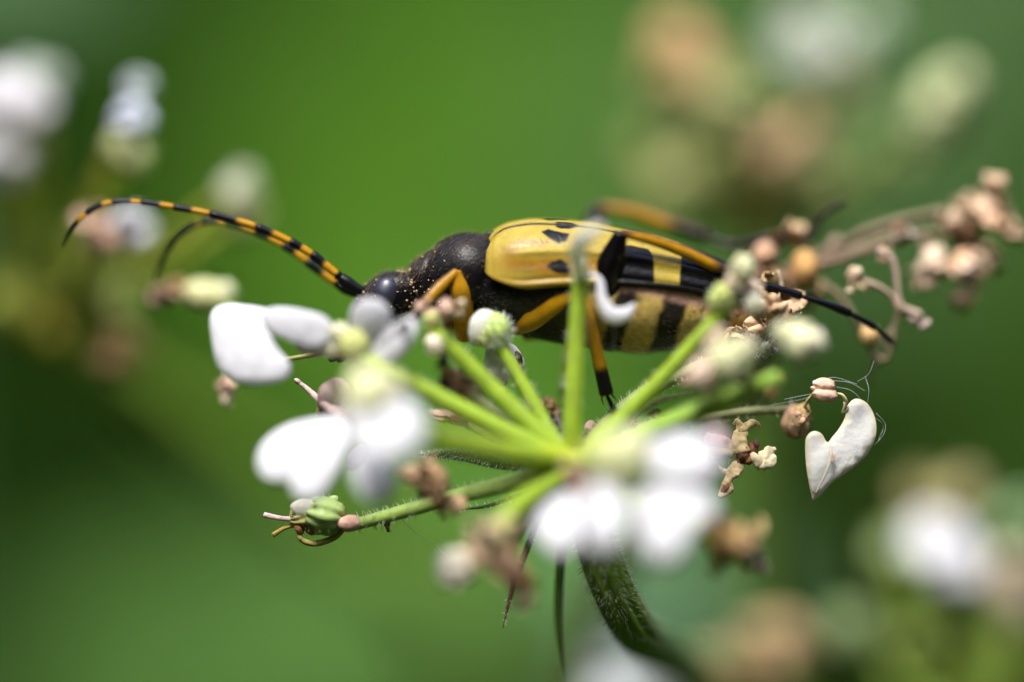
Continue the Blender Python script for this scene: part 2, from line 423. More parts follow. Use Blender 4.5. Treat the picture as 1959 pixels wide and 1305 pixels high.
def elytron(side):
    nx, ns = 420, 120
    u = np.linspace(0, 1, nx); X = 924 + (1492 - 924) * (u ** 1.25 * .4 + u * .6)
    cy, H, W, my = (interp(X, EX, q) for q in (ECY, EH, EW, EM))
    Rr = np.hypot(H * math.cos(ROLL), W * math.sin(ROLL))
    a0 = np.arctan2(W * math.sin(ROLL), H * math.cos(ROLL)) + np.arcsin(np.clip((cy - my) / Rr, -1, 1))
    s = np.linspace(0.0, 1.22, ns)
    G = np.zeros((nx, ns, 3)); Xg = np.repeat(X[:, None], ns, 1); Yg = np.zeros((nx, ns))
    for j, sj in enumerate(s):
        t = math.pi / 2 - .012 - (math.pi / 2 - a0) * min(sj, 1)
        lat = W * np.cos(t) ** .92; dor = H * np.sin(t)
        gut = -2.2 * np.exp(-((sj - .94) / .03) ** 2) + 1.6 * np.exp(-((sj - 1.0) / .025) ** 2)   # rim along the outer edge
        ridge = 4.4 * math.exp(-((sj - .55) / .05) ** 2) - 2.2 * math.exp(-((sj - .72) / .09) ** 2)
        fade = np.clip((X - 950) / 60, 0, 1) * np.clip((1480 - X) / 80, 0, 1)
        lat = lat + (gut + ridge) * fade * np.cos(t); dor = dor + (gut + ridge) * fade * np.sin(t)
        if sj > 1:
            q = (sj - 1) / .22; lat = lat - 16 * q * q * fade; dor = dor - 15 * q * fade
        shift = 9 * np.clip(1 - (X - 924) / 40, 0, 1) * (sj < .35) * (1 - sj / .35)     # front edge leans back to the scutellum
        Xj = X + shift; Xg[:, j] = Xj
        up = dor * math.cos(ROLL) - side * lat * math.sin(ROLL)
        cam_ = dor * math.sin(ROLL) + side * lat * math.cos(ROLL)
        G[:, j, 0] = (Xj - 979.5) * K; G[:, j, 1] = AX - cam_ * K; G[:, j, 2] = (652.5 - cy + up) * K
        Yg[:, j] = cy - (dor * math.cos(ROLL) - lat * math.sin(ROLL))
    S = np.repeat(s[None], nx, 0)
    n1 = vnoise(G.reshape(-1, 3), 45, 2).reshape(nx, ns) + .6 * vnoise(G.reshape(-1, 3), 130, 4).reshape(nx, ns)
    x = Xg + n1 * 1.1; y = Yg + n1 * 1.0
    C = np.zeros((nx, ns, 3)) + np.array((.37, .275, .042))
    def mixc(a, c):
        a = np.clip(a, 0, 1)[..., None]; C[:] = C * (1 - a) + np.array(c) * a
    # deeper amber towards the flank and along the ridge, brown smudge on the shoulder
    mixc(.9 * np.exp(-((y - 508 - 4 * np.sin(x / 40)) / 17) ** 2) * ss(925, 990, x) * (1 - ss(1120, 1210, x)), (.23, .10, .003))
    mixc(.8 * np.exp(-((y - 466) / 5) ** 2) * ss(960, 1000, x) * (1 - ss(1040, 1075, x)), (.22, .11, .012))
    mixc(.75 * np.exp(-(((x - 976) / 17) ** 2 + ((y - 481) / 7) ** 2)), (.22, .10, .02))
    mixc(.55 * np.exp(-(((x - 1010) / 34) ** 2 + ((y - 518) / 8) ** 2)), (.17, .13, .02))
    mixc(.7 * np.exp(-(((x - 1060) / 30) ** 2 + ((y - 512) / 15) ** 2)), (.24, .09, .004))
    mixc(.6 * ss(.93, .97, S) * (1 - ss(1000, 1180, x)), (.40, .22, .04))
    K0 = (.002, .0018, .0025)
    for pl in (SPA, SPB): mixc(ss(-2.4, -.6, inpoly(x, y, pl)), K0)
    mixc(ss(-1, 1, 5.5 - np.hypot((x - 1082) / 3.6, y - 433.5) ) , K0)
    mixc(ss(-1, 1, 5 - np.hypot(x - 942, (y - 449) * .9)), K0)
    mixc(.8 * ss(.05, .01, S) * ss(935, 960, x) * .9, (.05, .035, .02))
    top = 470 + np.clip(x - 1205, 0, 80) * .22 + np.clip(x - 1236, 0, 30) ** 2 * .08
    mixc(ss(-1.2, 1.2, x - 1166) * ss(-1.2, 1.2, 1250 - x) * ss(-1.5, 1.5, y - top), K0)
    mixc(ss(-1.2, 1.2, x - 1300 + (y - 520) * .10), K0)
    mixc(ss(.945, .965, S) * ss(1170, 1200, x), K0)
    b = MB(); b.grid(G if side > 0 else G, np.clip(C, 0, 1), .006)
    return b.build('wing_case', M['elytra'], beetle)
elytron(1); elytron(-1)
# small triangular plate between the wing cases
b = MB(); b.blob(P(938, 452, AX - .035), (.028, .02, .01), (.03, .025, .02), axis=(1, 0, .3)); b.build('scutellum', M['body'], beetle)

# eyes, antennal sockets, mandibles and palps
for sd_ in (1, -1):
    c = np.array([(736 - 979.5) * K, AX - sd_ * .066, (652.5 - 563 - (0 if sd_ > 0 else -12)) * K])
    b = MB(); b.blob(c, (.068, .050, .040), (.012, .013, .032), wob=.02, axis=(.25, 0, 1), nu=28, nv=20)
    b.build('eye', M['eye'], body)
b = MB()
for q in (0, 1): b.tube([P(690, 640, .05 + .1 * q), P(676, 658, .04 + .1 * q), P(682, 672, .06 + .06 * q)], [.016, .013, .004], (.03, .02, .015), n=8)
b.build('mandible', M['leg'], body)

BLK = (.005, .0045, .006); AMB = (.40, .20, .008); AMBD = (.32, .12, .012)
def antenna(pts, joints, yel, d0, d1, r0, r1, dim=1.0, scp=None):
    """pts: photo path from the head; joints: arc positions 0..1 of segment ends; yel: yellow share of each segment"""
    pts = [P(x, y, d0 + (d1 - d0) * (i / (len(pts) - 1)) ** 1.3) for i, (x, y) in enumerate(pts)]
    C = spline(pts, 400); al = np.concatenate([[0], np.cumsum(np.linalg.norm(np.diff(C, axis=0), axis=1))]); al /= al[-1]
    at = lambda t: np.array([np.interp(t, al, C[:, k]) for k in range(3)])
    root = None
    for k in range(len(joints) - 1):
        a, e = joints[k], joints[k + 1]; b = MB()
        tt = np.linspace(a, e, 14); rr = (r0 + (r1 - r0) * tt) * (np.interp((tt - a) / (e - a), [0, .12, .6, .93, 1], [.78, .86, .95, 1.1, .9]))
        if k == 0: rr = r0 * np.interp(np.linspace(0, 1, 14), [0, .2, .75, 1], [.7, .95, 1.25, 1.0])
        if k == len(joints) - 2: rr = rr * np.interp(np.linspace(0, 1, 14), [0, .6, 1], [1, .85, .3])
        y = yel[k]
        col = lambda t, y=y: np.array(BLK) + (np.array(AMB) - BLK) * float(1 - ss(y - .05, y + .05, np.array(t)))
        if y <= 0: col = BLK
        b.tube([at(t) for t in tt], rr, col, n=12, raw=True)
        if root is None: root = b.build('antenna', M['leg'], beetle)
        else: b.build('antenna_segment', M['leg'], root)
    b = MB(); b.blob(C[0] + (.004, 0, -.003), .017, (.012, .011, .014), wob=.05); b.build('socket', M['leg'], root)
near = [(703, 562), (676, 548), (652, 531), (626, 510), (600, 489), (560, 465), (520, 446), (478, 430), (440, 419), (402, 409), (360, 401), (320, 394), (270, 387), (225, 386), (190, 394), (155, 418), (135, 443), (121, 473)]
def arcs(path, xs):
    p = spline([(x, y, 0) for x, y in path], 600); al = np.concatenate([[0], np.cumsum(np.linalg.norm(np.diff(p, axis=0), axis=1))]); al /= al[-1]
    o = np.argsort(p[:, 0]); return [float(np.interp(x, p[o, 0], al[o])) for x in xs]
js = arcs(near, [703, 652, 645, 597, 556, 490, 402, 333, 270, 215, 165, 121]); js[0] = 0; js[-1] = 1
antenna(near, js, [0, 0, .52, .5, .52, .40, .50, .42, .34, .34, .24], AX - .03, AX + .05, .0190, .0100)
far = [(694, 566), (668, 556), (640, 540), (606, 515), (570, 487), (535, 465), (500, 448), (465, 434), (432, 425), (400, 423), (370, 432), (342, 452), (322, 476), (307, 506), (297, 538)]
js = [0, .10, .115, .25, .36, .48, .60, .70, .79, .87, .94, 1]
antenna(far, js, [0, 0, .45, .5, .5, .45, .3, .1, 0, 0, 0], AX + .04, AX + .20, .0180, .0105)

def leg_spines(b, pts, rad, n, ln, col, lo=.3):
    pts = spline(pts, 40); pos = []; dr = []
    for _ in range(n):
        i = int(RNG.uniform(lo, .99) * 39); Tt = unit(pts[min(i + 1, 39)] - pts[i - 1]); a = unit(np.cross(Tt, RNG.normal(size=3)))
        pos.append(pts[i] + a * rad * .9); dr.append(a * .7 + Tt)
    b.hairs(pos, dr, ln, .0010, col)
def leg(fem, frad, fcol, tib, trad, tcol, tar, tarcol=BLK, trr=.009, spines=60, fflat=.8):
    b = MB(); b.tube(fem, frad, fcol, n=20, flat=fflat, flatdir=(0, 1, 0), m=40)
    leg_spines(b, fem, np.max(frad), spines, .014, (.25, .17, .07) if not callable(fcol) and fcol[0] < .1 else (.45, .26, .05), .05)
    root = b.build('leg', M['leg'], beetle)
    b = MB(); b.tube(tib, trad, tcol, n=24, m=40, topdark=(.06, .025, .01)); leg_spines(b, tib, np.mean(trad), spines * 2, .02, (.10, .06, .03), .15)
    T_ = unit(np.array(tib[-1]) - tib[-2]); e = np.array(tib[-1]); s_ = unit(np.cross(T_, (0, 1, 0)))
    for q in (-1, 1): b.tube([e - T_ * .01 + s_ * .008 * q, e + T_ * .012 + s_ * .022 * q, e + T_ * .04 + s_ * (.034 if q > 0 else .02) * q], [.0045, .0035, .001], (.06, .03, .02), n=6)
    b.build('tibia', M['leg'], root)
    # foot of four joints with two claws
    c = spline(tar, 80); k = [0, 34, 52, 64, 79]
    b = MB()
    for i in range(4):
        seg = c[k[i]:k[i + 1] + 1]; t = np.linspace(0, 1, len(seg))
        b.tube(seg, trr * (1 - .08 * i) * np.interp(t, [0, .2, .8, 1], [.55, .75, 1.15 if i < 3 else .9, 1.0]), tarcol, n=10, raw=True)
    Tt = unit(c[-1] - c[-4]); s_ = unit(np.cross(Tt, (.2, .2, 1)))
    for q in (-1, 1): b.tube([c[-1], c[-1] + Tt * .018 + s_ * .012 * q, c[-1] + Tt * .026 + s_ * .014 * q + np.array((0, 0, -.018))], [.0045, .0035, .0008], tarcol, n=6)
    b.build('foot', M['leg'], root)
    return root
def two(c0, c1, at, w=.05, c2=None, at2=None):
    c0 = np.array(c0); c1 = np.array(c1)
    def f(t):
        a = float(ss(at - w, at + w, np.array(t))); c = c0 * (1 - a) + c1 * a
        if c2 is not None: q = float(ss(at2 - w, at2 + w, np.array(t))); c = c * (1 - q) + np.array(c2) * q
        return c
    return f
p = K
DK = (.035, .014, .008)
# near side
leg([P(888, 648, .06), P(886, 600, .0), P(881, 560, -.04), P(873, 519, -.06)], [16*p, 20*p, 21*p, 9*p], two((.40, .20, .008), (.34, .16, .008), .9),
    [P(873, 519, -.06), P(838, 552, -.09), P(806, 588, -.13), P(785, 614, -.16)], [8*p, 12*p, 11*p, 10*p], two(AMB, DK, .62, .2),
    [P(785, 614, -.2), P(766, 625, -.42), P(735, 644, -.50), P(704, 668, -.48)], (.03, .008, .012), .014)
leg([P(984, 634, .03), P(1010, 612, -.01), P(1055, 582, -.05), P(1114, 552, -.08)], [10*p, 24*p, 26*p, 12*p], (.42, .215, .006),
    [P(1114, 552, -.08), P(1130, 615, -.09), P(1146, 690, -.075), P(1161, 754, -.06)], [8*p, 10*p, 12*p, 14*p], two(AMB, BLK, .74, .04),
    [P(1161, 756, -.06), P(1176, 785, -.06), P(1196, 815, -.09), P(1222, 838, -.11)], BLK, .010, spines=140)
leg([P(1188, 655, .03), P(1166, 590, -.03), P(1165, 520, -.09), P(1188, 446, -.13)], [15*p, 25*p, 28*p, 13*p], (.002, .0016, .002),
    [P(1190, 446, -.13), P(1245, 458, -.11), P(1320, 486, -.07), P(1388, 521, -.03)], [8*p, 11*p, 12*p, 13*p], two((.10, .04, .01), AMB, .1, .08, BLK, .88),
    [P(1388, 521, -.03), P(1450, 543, .02), P(1520, 563, .06), P(1605, 590, .09), P(1672, 625, .13), P(1704, 652, .17)], BLK, .0165)
# far side
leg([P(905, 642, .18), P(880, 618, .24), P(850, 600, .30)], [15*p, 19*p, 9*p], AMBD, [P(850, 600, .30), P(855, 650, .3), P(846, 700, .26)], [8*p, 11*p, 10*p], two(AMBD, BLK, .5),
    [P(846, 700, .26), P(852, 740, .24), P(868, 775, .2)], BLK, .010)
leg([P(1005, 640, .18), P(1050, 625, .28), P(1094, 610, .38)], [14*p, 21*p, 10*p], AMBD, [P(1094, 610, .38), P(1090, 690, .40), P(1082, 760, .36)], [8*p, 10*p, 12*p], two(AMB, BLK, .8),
    [P(1082, 760, .36), P(1088, 800, .3), P(1102, 845, .2)], BLK, .010)
leg([P(1205, 650, .2), P(1165, 560, .36), P(1134, 470, .46), P(1140, 396, .50)], [15*p, 24*p, 26*p, 14*p], BLK,
    [P(1142, 396, .50), P(1200, 402, .5), P(1265, 424, .5), P(1345, 452, .48)], [9*p, 12*p, 14*p, 15*p], two((.12, .05, .02), AMB, .1, .08, BLK, .74),
    [P(1345, 452, .48), P(1400, 470, .46), P(1470, 458, .42), P(1550, 446, .40), P(1572, 412, .38), P(1608, 388, .36)], (.03, .022, .02), .017)

# ================================================================= MAIN UMBEL
hub = P(1097, 884, -.2)
root0 = np.array([6.5, 4.0, GZ])
umbel = empty('flower_umbel', root0, 'white flowered umbel with green rays and hairy stem carrying the beetle', 'flower')
def hairy(b, pts, rad, n, ln, col, seed=0, r=.0009, lo=0, hi=1):
    q = spline(pts, 80); pos = []; dr = []
    for _ in range(n):
        i = int(np.clip(RNG.uniform(lo, hi), .02, .98) * 79); Tt = unit(q[min(i + 1, 79)] - q[i - 1]); a = unit(np.cross(Tt, RNG.normal(size=3)))
        ra = rad if np.isscalar(rad) else float(np.interp(i / 79, np.linspace(0, 1, len(rad)), rad))
        pos.append(q[i] + a * ra * .95); dr.append(a + Tt * RNG.uniform(-.1, .6))
    b.hairs(pos, dr, ln, r, col)
stem_pts = [hub, P(1108, 940, -.17), P(1140, 1040, -.06), P(1168, 1120, .01), P(1206, 1192, .14), P(1256, 1240, .7), P(1350, 1300, 1.6), P(1560, 1460, 2.6), (3.4, 3.0, -6.5), (5.2, 3.6, -20), root0]
b = MB(); q = spline(stem_pts, 160)
b.tube(q, np.interp(np.linspace(0, 1, 160), [0, .06, .25, .5, 1], [.05, .066, .074, .074, .14]), lambda t: np.array(HUB) * (1 - float(ss(.0, .06, np.array(t)))) + np.array(STEMG) * float(ss(.0, .06, np.array(t))), n=72, raw=True, ribs=9, rib=.11)
hairy(b, stem_pts[:7], .075, 2200, .034, (.55, .60, .42), r=.0012, lo=.12)
b.build('stem', M['green'], umbel)
def ray(pts, r0, r1, c0=HUB, c1=RAYG, hair=60, parent=umbel, name='ray', mat='green', n=12, ln=.022):
    b = MB(); c0 = np.array(c0); c1 = np.array(c1); r0 *= 1.28; r1 *= 1.28
    b.tube(pts, [r0 * 1.15, r0, (r0 + r1) / 2, r1], lambda t: c0 * (1 - float(ss(.02, .3, np.array(t)))) + c1 * float(ss(.02, .3, np.array(t))), n=n, ribs=5, rib=.05, m=36)
    if hair: hairy(b, pts, (r0 + r1) / 2, int(hair * 1.6), ln * 1.2, (.70, .74, .58), r=.0012)
    return b.build(name, M[mat], parent)
def sheet(b, outline, dfun, col, bulge=.02, th=.006, seed=0, rough=.004, step=9, edge=None, eb=.006):
    """petal cut to an outline, with depth, bulge and thickness; dfun(x, y) gives depth in cm"""
    o = spline([(x, y, 0) for x, y in outline] + [(outline[0][0], outline[0][1], 0)], 14 + 5 * len(outline))[:-1, :2]
    x0, y0 = o.min(0); x1, y1 = o.max(0)
    st = max(step * .6, min(x1 - x0, y1 - y0) / 9)
    gx, gy = np.meshgrid(np.arange(x0, x1, st), np.arange(y0, y1, st)); gx = gx.ravel() + 0.31; gy = gy.ravel() + .17
    sdist = inpoly(gx, gy, o); keep = sdist > st * .45
    pts = [Vector((float(a), float(c))) for a, c in o] + [Vector((float(a), float(c))) for a, c in zip(gx[keep], gy[keep])]
    ed = [(i, (i + 1) % len(o)) for i in range(len(o))]
    vv, ee, ff, *_ = geometry.delaunay_2d_cdt(pts, ed, [], 1, 1e-5)
    xy = np.array([(v.x, v.y) for v in vv]); D = np.clip(inpoly(xy[:, 0], xy[:, 1], o), 0, None); mx = max(D.max(), 1)
    dep = np.array([dfun(x, y) for x, y in xy]); ce = o.mean(0); rn = np.hypot(xy[:, 0] - ce[0], xy[:, 1] - ce[1]) / np.hypot(o[:, 0] - ce[0], o[:, 1] - ce[1]).max(); h = (1 - rn ** 2) * bulge * .7 + eb * (1 - np.exp(-D / (mx * .25)))
    wv = rough * vnoise(np.c_[xy, 0 * xy[:, :1]], .045, seed)
    mid = np.array([P(x, y, d) for (x, y), d in zip(xy, dep - h + wv)])
    tk = (th * (.35 + .65 * np.sqrt(D / mx)))[:, None] * np.array([0, 1, 0])
    n = len(xy)
    fl = [tuple(f) for f in ff]
    # orient
    f2 = []
    for f in fl:
        a, c, e = (xy[f[k]] for k in range(3)); cr = (c[0] - a[0]) * (e[1] - a[1]) - (c[1] - a[1]) * (e[0] - a[0])
        f2.append(f if cr < 0 else f[::-1])
    cnt = {}
    for f in f2:
        for a, c in zip(f, f[1:] + f[:1]): cnt[(a, c)] = 1
    side = [(a, c, c + n, a + n) for (a, c) in cnt if (c, a) not in cnt]
    faces = f2 + [tuple(i + n for i in f[::-1]) for f in f2] + [s_[::-1] for s_ in side]
    c = np.tile(np.array(col, float), (n, 1)) * (1 + .04 * vnoise(np.c_[xy, 0 * xy[:, :1]], .09, seed + 2))[:, None]
    if edge is not None:
        a = np.exp(-D / 3.5)[:, None] * .7; c = c * (1 - a) + np.array(edge) * a
    b.add(np.vstack([mid - tk / 2, mid + tk / 2]), faces, np.clip(np.vstack([c, c]), 0, 1))
def petal(parent, outline, d, gx=0, gy=0, col=WHITE, bulge=.02, mat='petal', name='petal', **kw):
    cx = sum(a for a, _ in outline) / len(outline); cy = sum(c for _, c in outline) / len(outline)
    b = MB(); sheet(b, outline, lambda x, y: d + (x - cx) * gx * K + (y - cy) * gy * K, col, bulge, **kw); return b.build(name, M[mat], parent)
def floret(parts, mat='green', parent=umbel, name='floret'):
    """receptacle mesh from blobs (x, y, d, r px, colour[, axis, stretch])"""
    b = MB()
    for i, q in enumerate(parts):
        x, y, d, r, c = q[:5]; ax = q[5] if len(q) > 5 else (0, 0, 1); st_ = q[6] if len(q) > 6 else 1.15
        sd0 = int(x * 7 + y) % 97
        b.blob(P(x, y, d), (r * K * st_, r * K, r * K), c, wob=.16, axis=ax, seed=sd0, ribs=9, rib=.09, nu=36, nv=14)
        if r > 12:
            rr_ = np.random.default_rng(sd0); c_ = P(x, y, d)
            for _ in range(9):
                v = unit(rr_.normal(size=3) + np.array((0, -.3, .5))); q_ = r * K * rr_.uniform(.16, .34)
                b.blob(c_ + v * r * K * rr_.uniform(.85, 1.05), (q_ * 1.3, q_, q_ * .8), np.clip(np.array(c) * rr_.uniform(.7, 1.25) + (.06 * rr_.random(), .0, 0), 0, 1), wob=.25, axis=v + rr_.normal(size=3) * .5, nu=8, nv=6, seed=sd0)
            if d < .6 and mat == 'green':
                pos = []; dr = []
                for _ in range(60):
                    v = unit(rr_.normal(size=3)); pos.append(c_ + v * r * K * .98); dr.append(v)
                b.hairs(pos, dr, .024, .0011, (.74, .78, .66))
    return b.build(name, M[mat], parent)
def piece(name, mat, parent, fn):
    b = MB(); fn(b); return b.build(name, M[mat], parent)
def curl(b, x, y, d, size, col, seed):
    """a withered, crumpled petal"""
    r = np.random.default_rng(seed); c = P(x, y, d); a = unit(r.normal(size=3)); e = unit(np.cross(a, r.normal(size=3))); n = np.cross(a, e)
    L = size * K; tw = r.uniform(-2, 2); cu = r.uniform(1.5, 3.4)
    G = np.zeros((12, 7, 3)); C = np.zeros((12, 7, 3)); col = np.array(col)
    for i in range(12):
        u = i / 11
        for j in range(7):
            v = j / 6 - .5; ang = tw * u; wd = L * 1.0 * (math.sin(math.pi * (.12 + .8 * u)))
            q = e * math.cos(ang) + n * math.sin(ang); qn = -e * math.sin(ang) + n * math.cos(ang)
            G[i, j] = c + a * L * (math.sin(cu * u) / cu * 1.6 - .4) + qn * (L * (1 - math.cos(cu * u)) / cu * 1.2 + L * .8 * v * v) + q * v * wd
            G[i, j] += L * .055 * r.normal(size=3)
            C[i, j] = col * (.85 + .3 * r.random()) * (1 - .35 * (abs(v) < .12))
    b.grid(G, np.clip(C, 0, 1), .003)
def withered(parent, spots, col=TAN, size=34, name='withered_petal', k=4):
    for i, (x, y, d, *s_) in enumerate(spots):
        b = MB(); sz = (s_[0] if s_ else size) * (1.28 if parent.parent is umbel else 1.0); c = s_[1] if len(s_) > 1 else col
        for q in range(k): curl(b, x + random.uniform(-.3, .3) * sz, y + random.uniform(-.3, .3) * sz, d + random.uniform(-.3, .3) * sz * K, sz * random.uniform(.7, 1.05), c, int(x * 3 + y * 5 + q * 17))
        b.build(name, M['dry'], parent)

# rays ------------------------------------------------------------
ray([hub, P(1000, 842, -.25), P(850, 766, -.28), P(702, 690, -.3)], .030, .023, hair=120)
ray([hub, P(1040, 836, -.22), P(930, 731, -.21), P(818, 620, -.22)], .029, .023, hair=120)
ray([hub, P(1062, 845, -.16), P(1003, 740, -.12), P(946, 645, -.10)], .024, .019, hair=150)
ray([hub, P(1096, 800, -.23), P(1102, 660, -.23), P(1112, 530, -.22)], .028, .024, hair=120)
ray([hub, P(1150, 838, -.2), P(1270, 720, -.22), P(1388, 590, -.27)], .027, .021, hair=120)
ray([hub, P(1215, 838, -.27), P(1350, 782, -.33), P(1492, 722, -.40)], .033, .026, c1=(.24, .40, .04), hair=80)
ray([hub, P(980, 868, -.45), P(850, 838, -.65), P(762, 800, -.8)], .036, .028, c1=(.30, .43, .03), hair=40)
ray([hub, P(1000, 918, -.14), P(880, 948, -.08), P(760, 982, -.04), P(678, 1004, 0)], .025, .018, c1=(.36, .52, .11), hair=190)
ray([hub, P(1035, 935, -.35), P(975, 985, -.52), P(945, 1040, -.62)], .034, .026, hair=30)
ray([hub, P(1150, 890, -.5), P(1190, 890, -.84)], .034, .030, hair=20)
ray([hub, P(1200, 878, -.06), P(1320, 862, .0), P(1402, 868, .0)], .020, .014, c1=(.36, .34, .12), hair=60)
ray([hub, P(1010, 828, .05), P(930, 775, .18), P(888, 742, .25)], .024, .018, c1=(.25, .30, .10), hair=70)
ray([hub, P(1200, 775, .02), P(1330, 705, .02), P(1455, 668, .0)], .022, .016, c1=(.30, .38, .14), hair=260, ln=.02)
ray([hub, P(1230, 822, .05), P(1400, 790, .1), P(1522, 782, .1)], .02, .012, c1=(.28, .30, .12), hair=60)
ray([hub, P(1180, 945, -.35), P(1300, 1004, -.5), P(1390, 1030, -.55)], .030, .022, hair=20)
ray([hub, P(1010, 985, -.35), P(920, 1060, -.5), P(872, 1088, -.52)], .026, .016, c1=(.28, .36, .10), hair=20)
ray([hub, P(960, 845, .1), P(880, 805, .14), P(820, 790, .12)], .02, .012, c1=(.26, .32, .10), hair=40)
ray([hub, P(1010, 985, -.1), P(975, 1060, -.35), P(978, 1110, -.42)], .024, .015, c1=(.28, .32, .10), hair=20)

# bracts ------------------------------------------------------------
def bract(pts, wd, col, th=.012, hair=120, fl=.35, tipc=None):
    b = MB(); c0 = np.array(col); c1 = np.array(tipc if tipc is not None else col)
    b.tube(pts, [wd * .7, wd, wd * .85, wd * .12], lambda t: c0 * (1 - float(ss(.3, .9, np.array(t)))) + c1 * float(ss(.3, .9, np.array(t))), n=14, flat=fl, flatdir=(0, 1, .3), m=40)
    hairy(b, pts, [wd * .7, wd * .8, wd * .6, wd * .1], hair, .018, (.66, .72, .58), r=.0011)
    return b.build('bract', M['green'], umbel)
bract([P(1050, 892, -.06), P(960, 884, .0), P(885, 870, .01), P(800, 870, .03)], .030, (.13, .23, .06), hair=900, fl=.5)
bract([P(1045, 925, -.08), P(985, 950, 0), P(930, 968, .02), P(866, 976, .02)], .010, (.10, .17, .05), hair=60)
bract([P(1040, 960, -.1), P(1008, 1050, -.04), P(982, 1120, 0), P(962, 1202, .01)], .013, (.13, .19, .05), hair=90, tipc=(.13, .055, .03), fl=.6)
bract([P(1085, 960, 0), P(1072, 1080, .12), P(1068, 1190, .16), P(1078, 1300, .2)], .018, (.14, .27, .05), hair=40)
bract([P(1120, 905, 0), P(1190, 810, .1), P(1250, 770, .12), P(1330, 750, .12)], .016, (.30, .36, .14), hair=160)

# floret on the long left ray ----------------------------------------
f = floret([(676, 662, -.3, 26, PALE), (652, 640, -.28, 19, CREAM), (690, 690, -.3, 16, RAYG), (640, 668, -.26, 13, CREAM)])
petal(f, [(640, 650), (630, 612), (585, 594), (520, 588), (502, 600), (512, 630), (550, 652), (600, 668)], -.24, gx=-.15, bulge=.03)
petal(f, [(520, 592), (470, 583), (425, 582), (404, 598), (405, 650), (420, 705), (450, 732), (505, 738), (550, 722), (556, 700), (530, 665), (515, 630)], -.20, gx=-.2, gy=-.25, bulge=.05)
petal(f, [(560, 668), (590, 652), (640, 650), (642, 676), (600, 682)], -.22, col=(.78, .70, .58), bulge=.012, edge=(.5, .3, .2))
petal(f, [(668, 640), (672, 595), (690, 574), (720, 572), (745, 592), (746, 625), (725, 645), (695, 655)], -.30, gy=.4, bulge=.03)
petal(f, [(700, 690), (715, 650), (745, 622), (788, 608), (798, 625), (785, 665), (750, 694), (720, 700)], -.30, gx=-.4, bulge=.03)
def anth(b):
    for x, y, r_, c in ((637, 686, 8, (.02, .012, .01)), (653, 687, 8, (.02, .012, .01)), (645, 682, 6, (.35, .17, .04)), (660, 680, 5, (.4, .2, .05))): b.blob(P(x, y, -.02), (r_*K*1.2, r_*K*.8, r_*K*.8), c, axis=(1, 0, .4), seed=x)
    for x in (637, 653): b.tube([P(664, 670, -.16), P(655, 672, -.06), P(x, 684, -.02)], [.004, .003, .002], (.45, .30, .1), n=6)
piece('stamen', 'dry', f, anth)
piece('pedicel', 'green', f, lambda b: (b.tube([P(660, 668, -.25), P(560, 640, .1), P(460, 600, .4), P(400, 568, .55)], [.010, .012, .013, .012], (.34, .42, .10), n=8), b.tube([P(660, 672, -.25), P(540, 690, .1), P(450, 720, .3), P(430, 735, .32)], [.010, .009, .009, .008], (.40, .36, .14), n=8)))
piece('bud', 'green', f, lambda b: (b.blob(P(392, 565, .55), (.085, .062, .062), (.70, .69, .34), axis=(1, 0, -.2)), b.blob(P(430, 562, .55), (.05, .045, .045), (.74, .74, .46))))
withered(f, [(318, 560, .55, 30, PINK), (340, 545, .56, 24, TAN), (430, 735, .32, 26, PINK), (435, 765, .32, 18, LTN)])

# large pale floret low on the left -----------------------------------
f = floret([(705, 758, -.80, 44, (.72, .74, .42)), (742, 745, -.78, 26, CREAM), (775, 815, -.8, 24, PALE)])
petal(f, [(642, 796), (600, 800), (545, 815), (500, 850), (490, 885), (505, 918), (540, 926), (575, 915), (592, 890), (612, 850)], -.36, gx=-.2, gy=-.4, bulge=.05)
petal(f, [(640, 795), (668, 812), (664, 862), (640, 915), (610, 955), (575, 958), (556, 930), (572, 890), (602, 840)], -.42, gx=.1, gy=-.4, bulge=.04)
petal(f, [(690, 872), (722, 862), (748, 892), (756, 935), (735, 963), (700, 960), (676, 925), (672, 890)], -.6, gy=-.5, bulge=.04)
petal(f, [(658, 775), (700, 755), (760, 752), (808, 790), (815, 835), (780, 875), (725, 885), (680, 862), (662, 820)], -.84, gx=.1, gy=-.5, bulge=.05)
petal(f, [(664, 892), (668, 868), (690, 850), (700, 862), (690, 886), (672, 900)], -.05, col=(.74, .70, .80), bulge=.01)
petal(f, [(606, 772), (612, 740), (648, 722), (670, 742), (668, 770), (640, 792), (615, 792)], -.06, col=(.62, .48, .44), bulge=.015, edge=(.45, .25, .2), rough=.02)
def pk(b):
    b.tube([P(566, 728, 0), P(585, 742, 0), P(605, 760, -.03), P(620, 775, -.08), P(645, 790, -.2), P(690, 790, -.6)], [.009, .010, .013, .016, .018, .02], (.62, .47, .42), n=10)
    b.blob(P(569, 729, 0), (.014, .009, .012), (.55, .42, .40), axis=(1, 0, -.6))
    b.blob(P(612, 786, -.04), (.02, .015, .015), (.42, .34, .12))
piece('stigma', 'dry', f, pk)

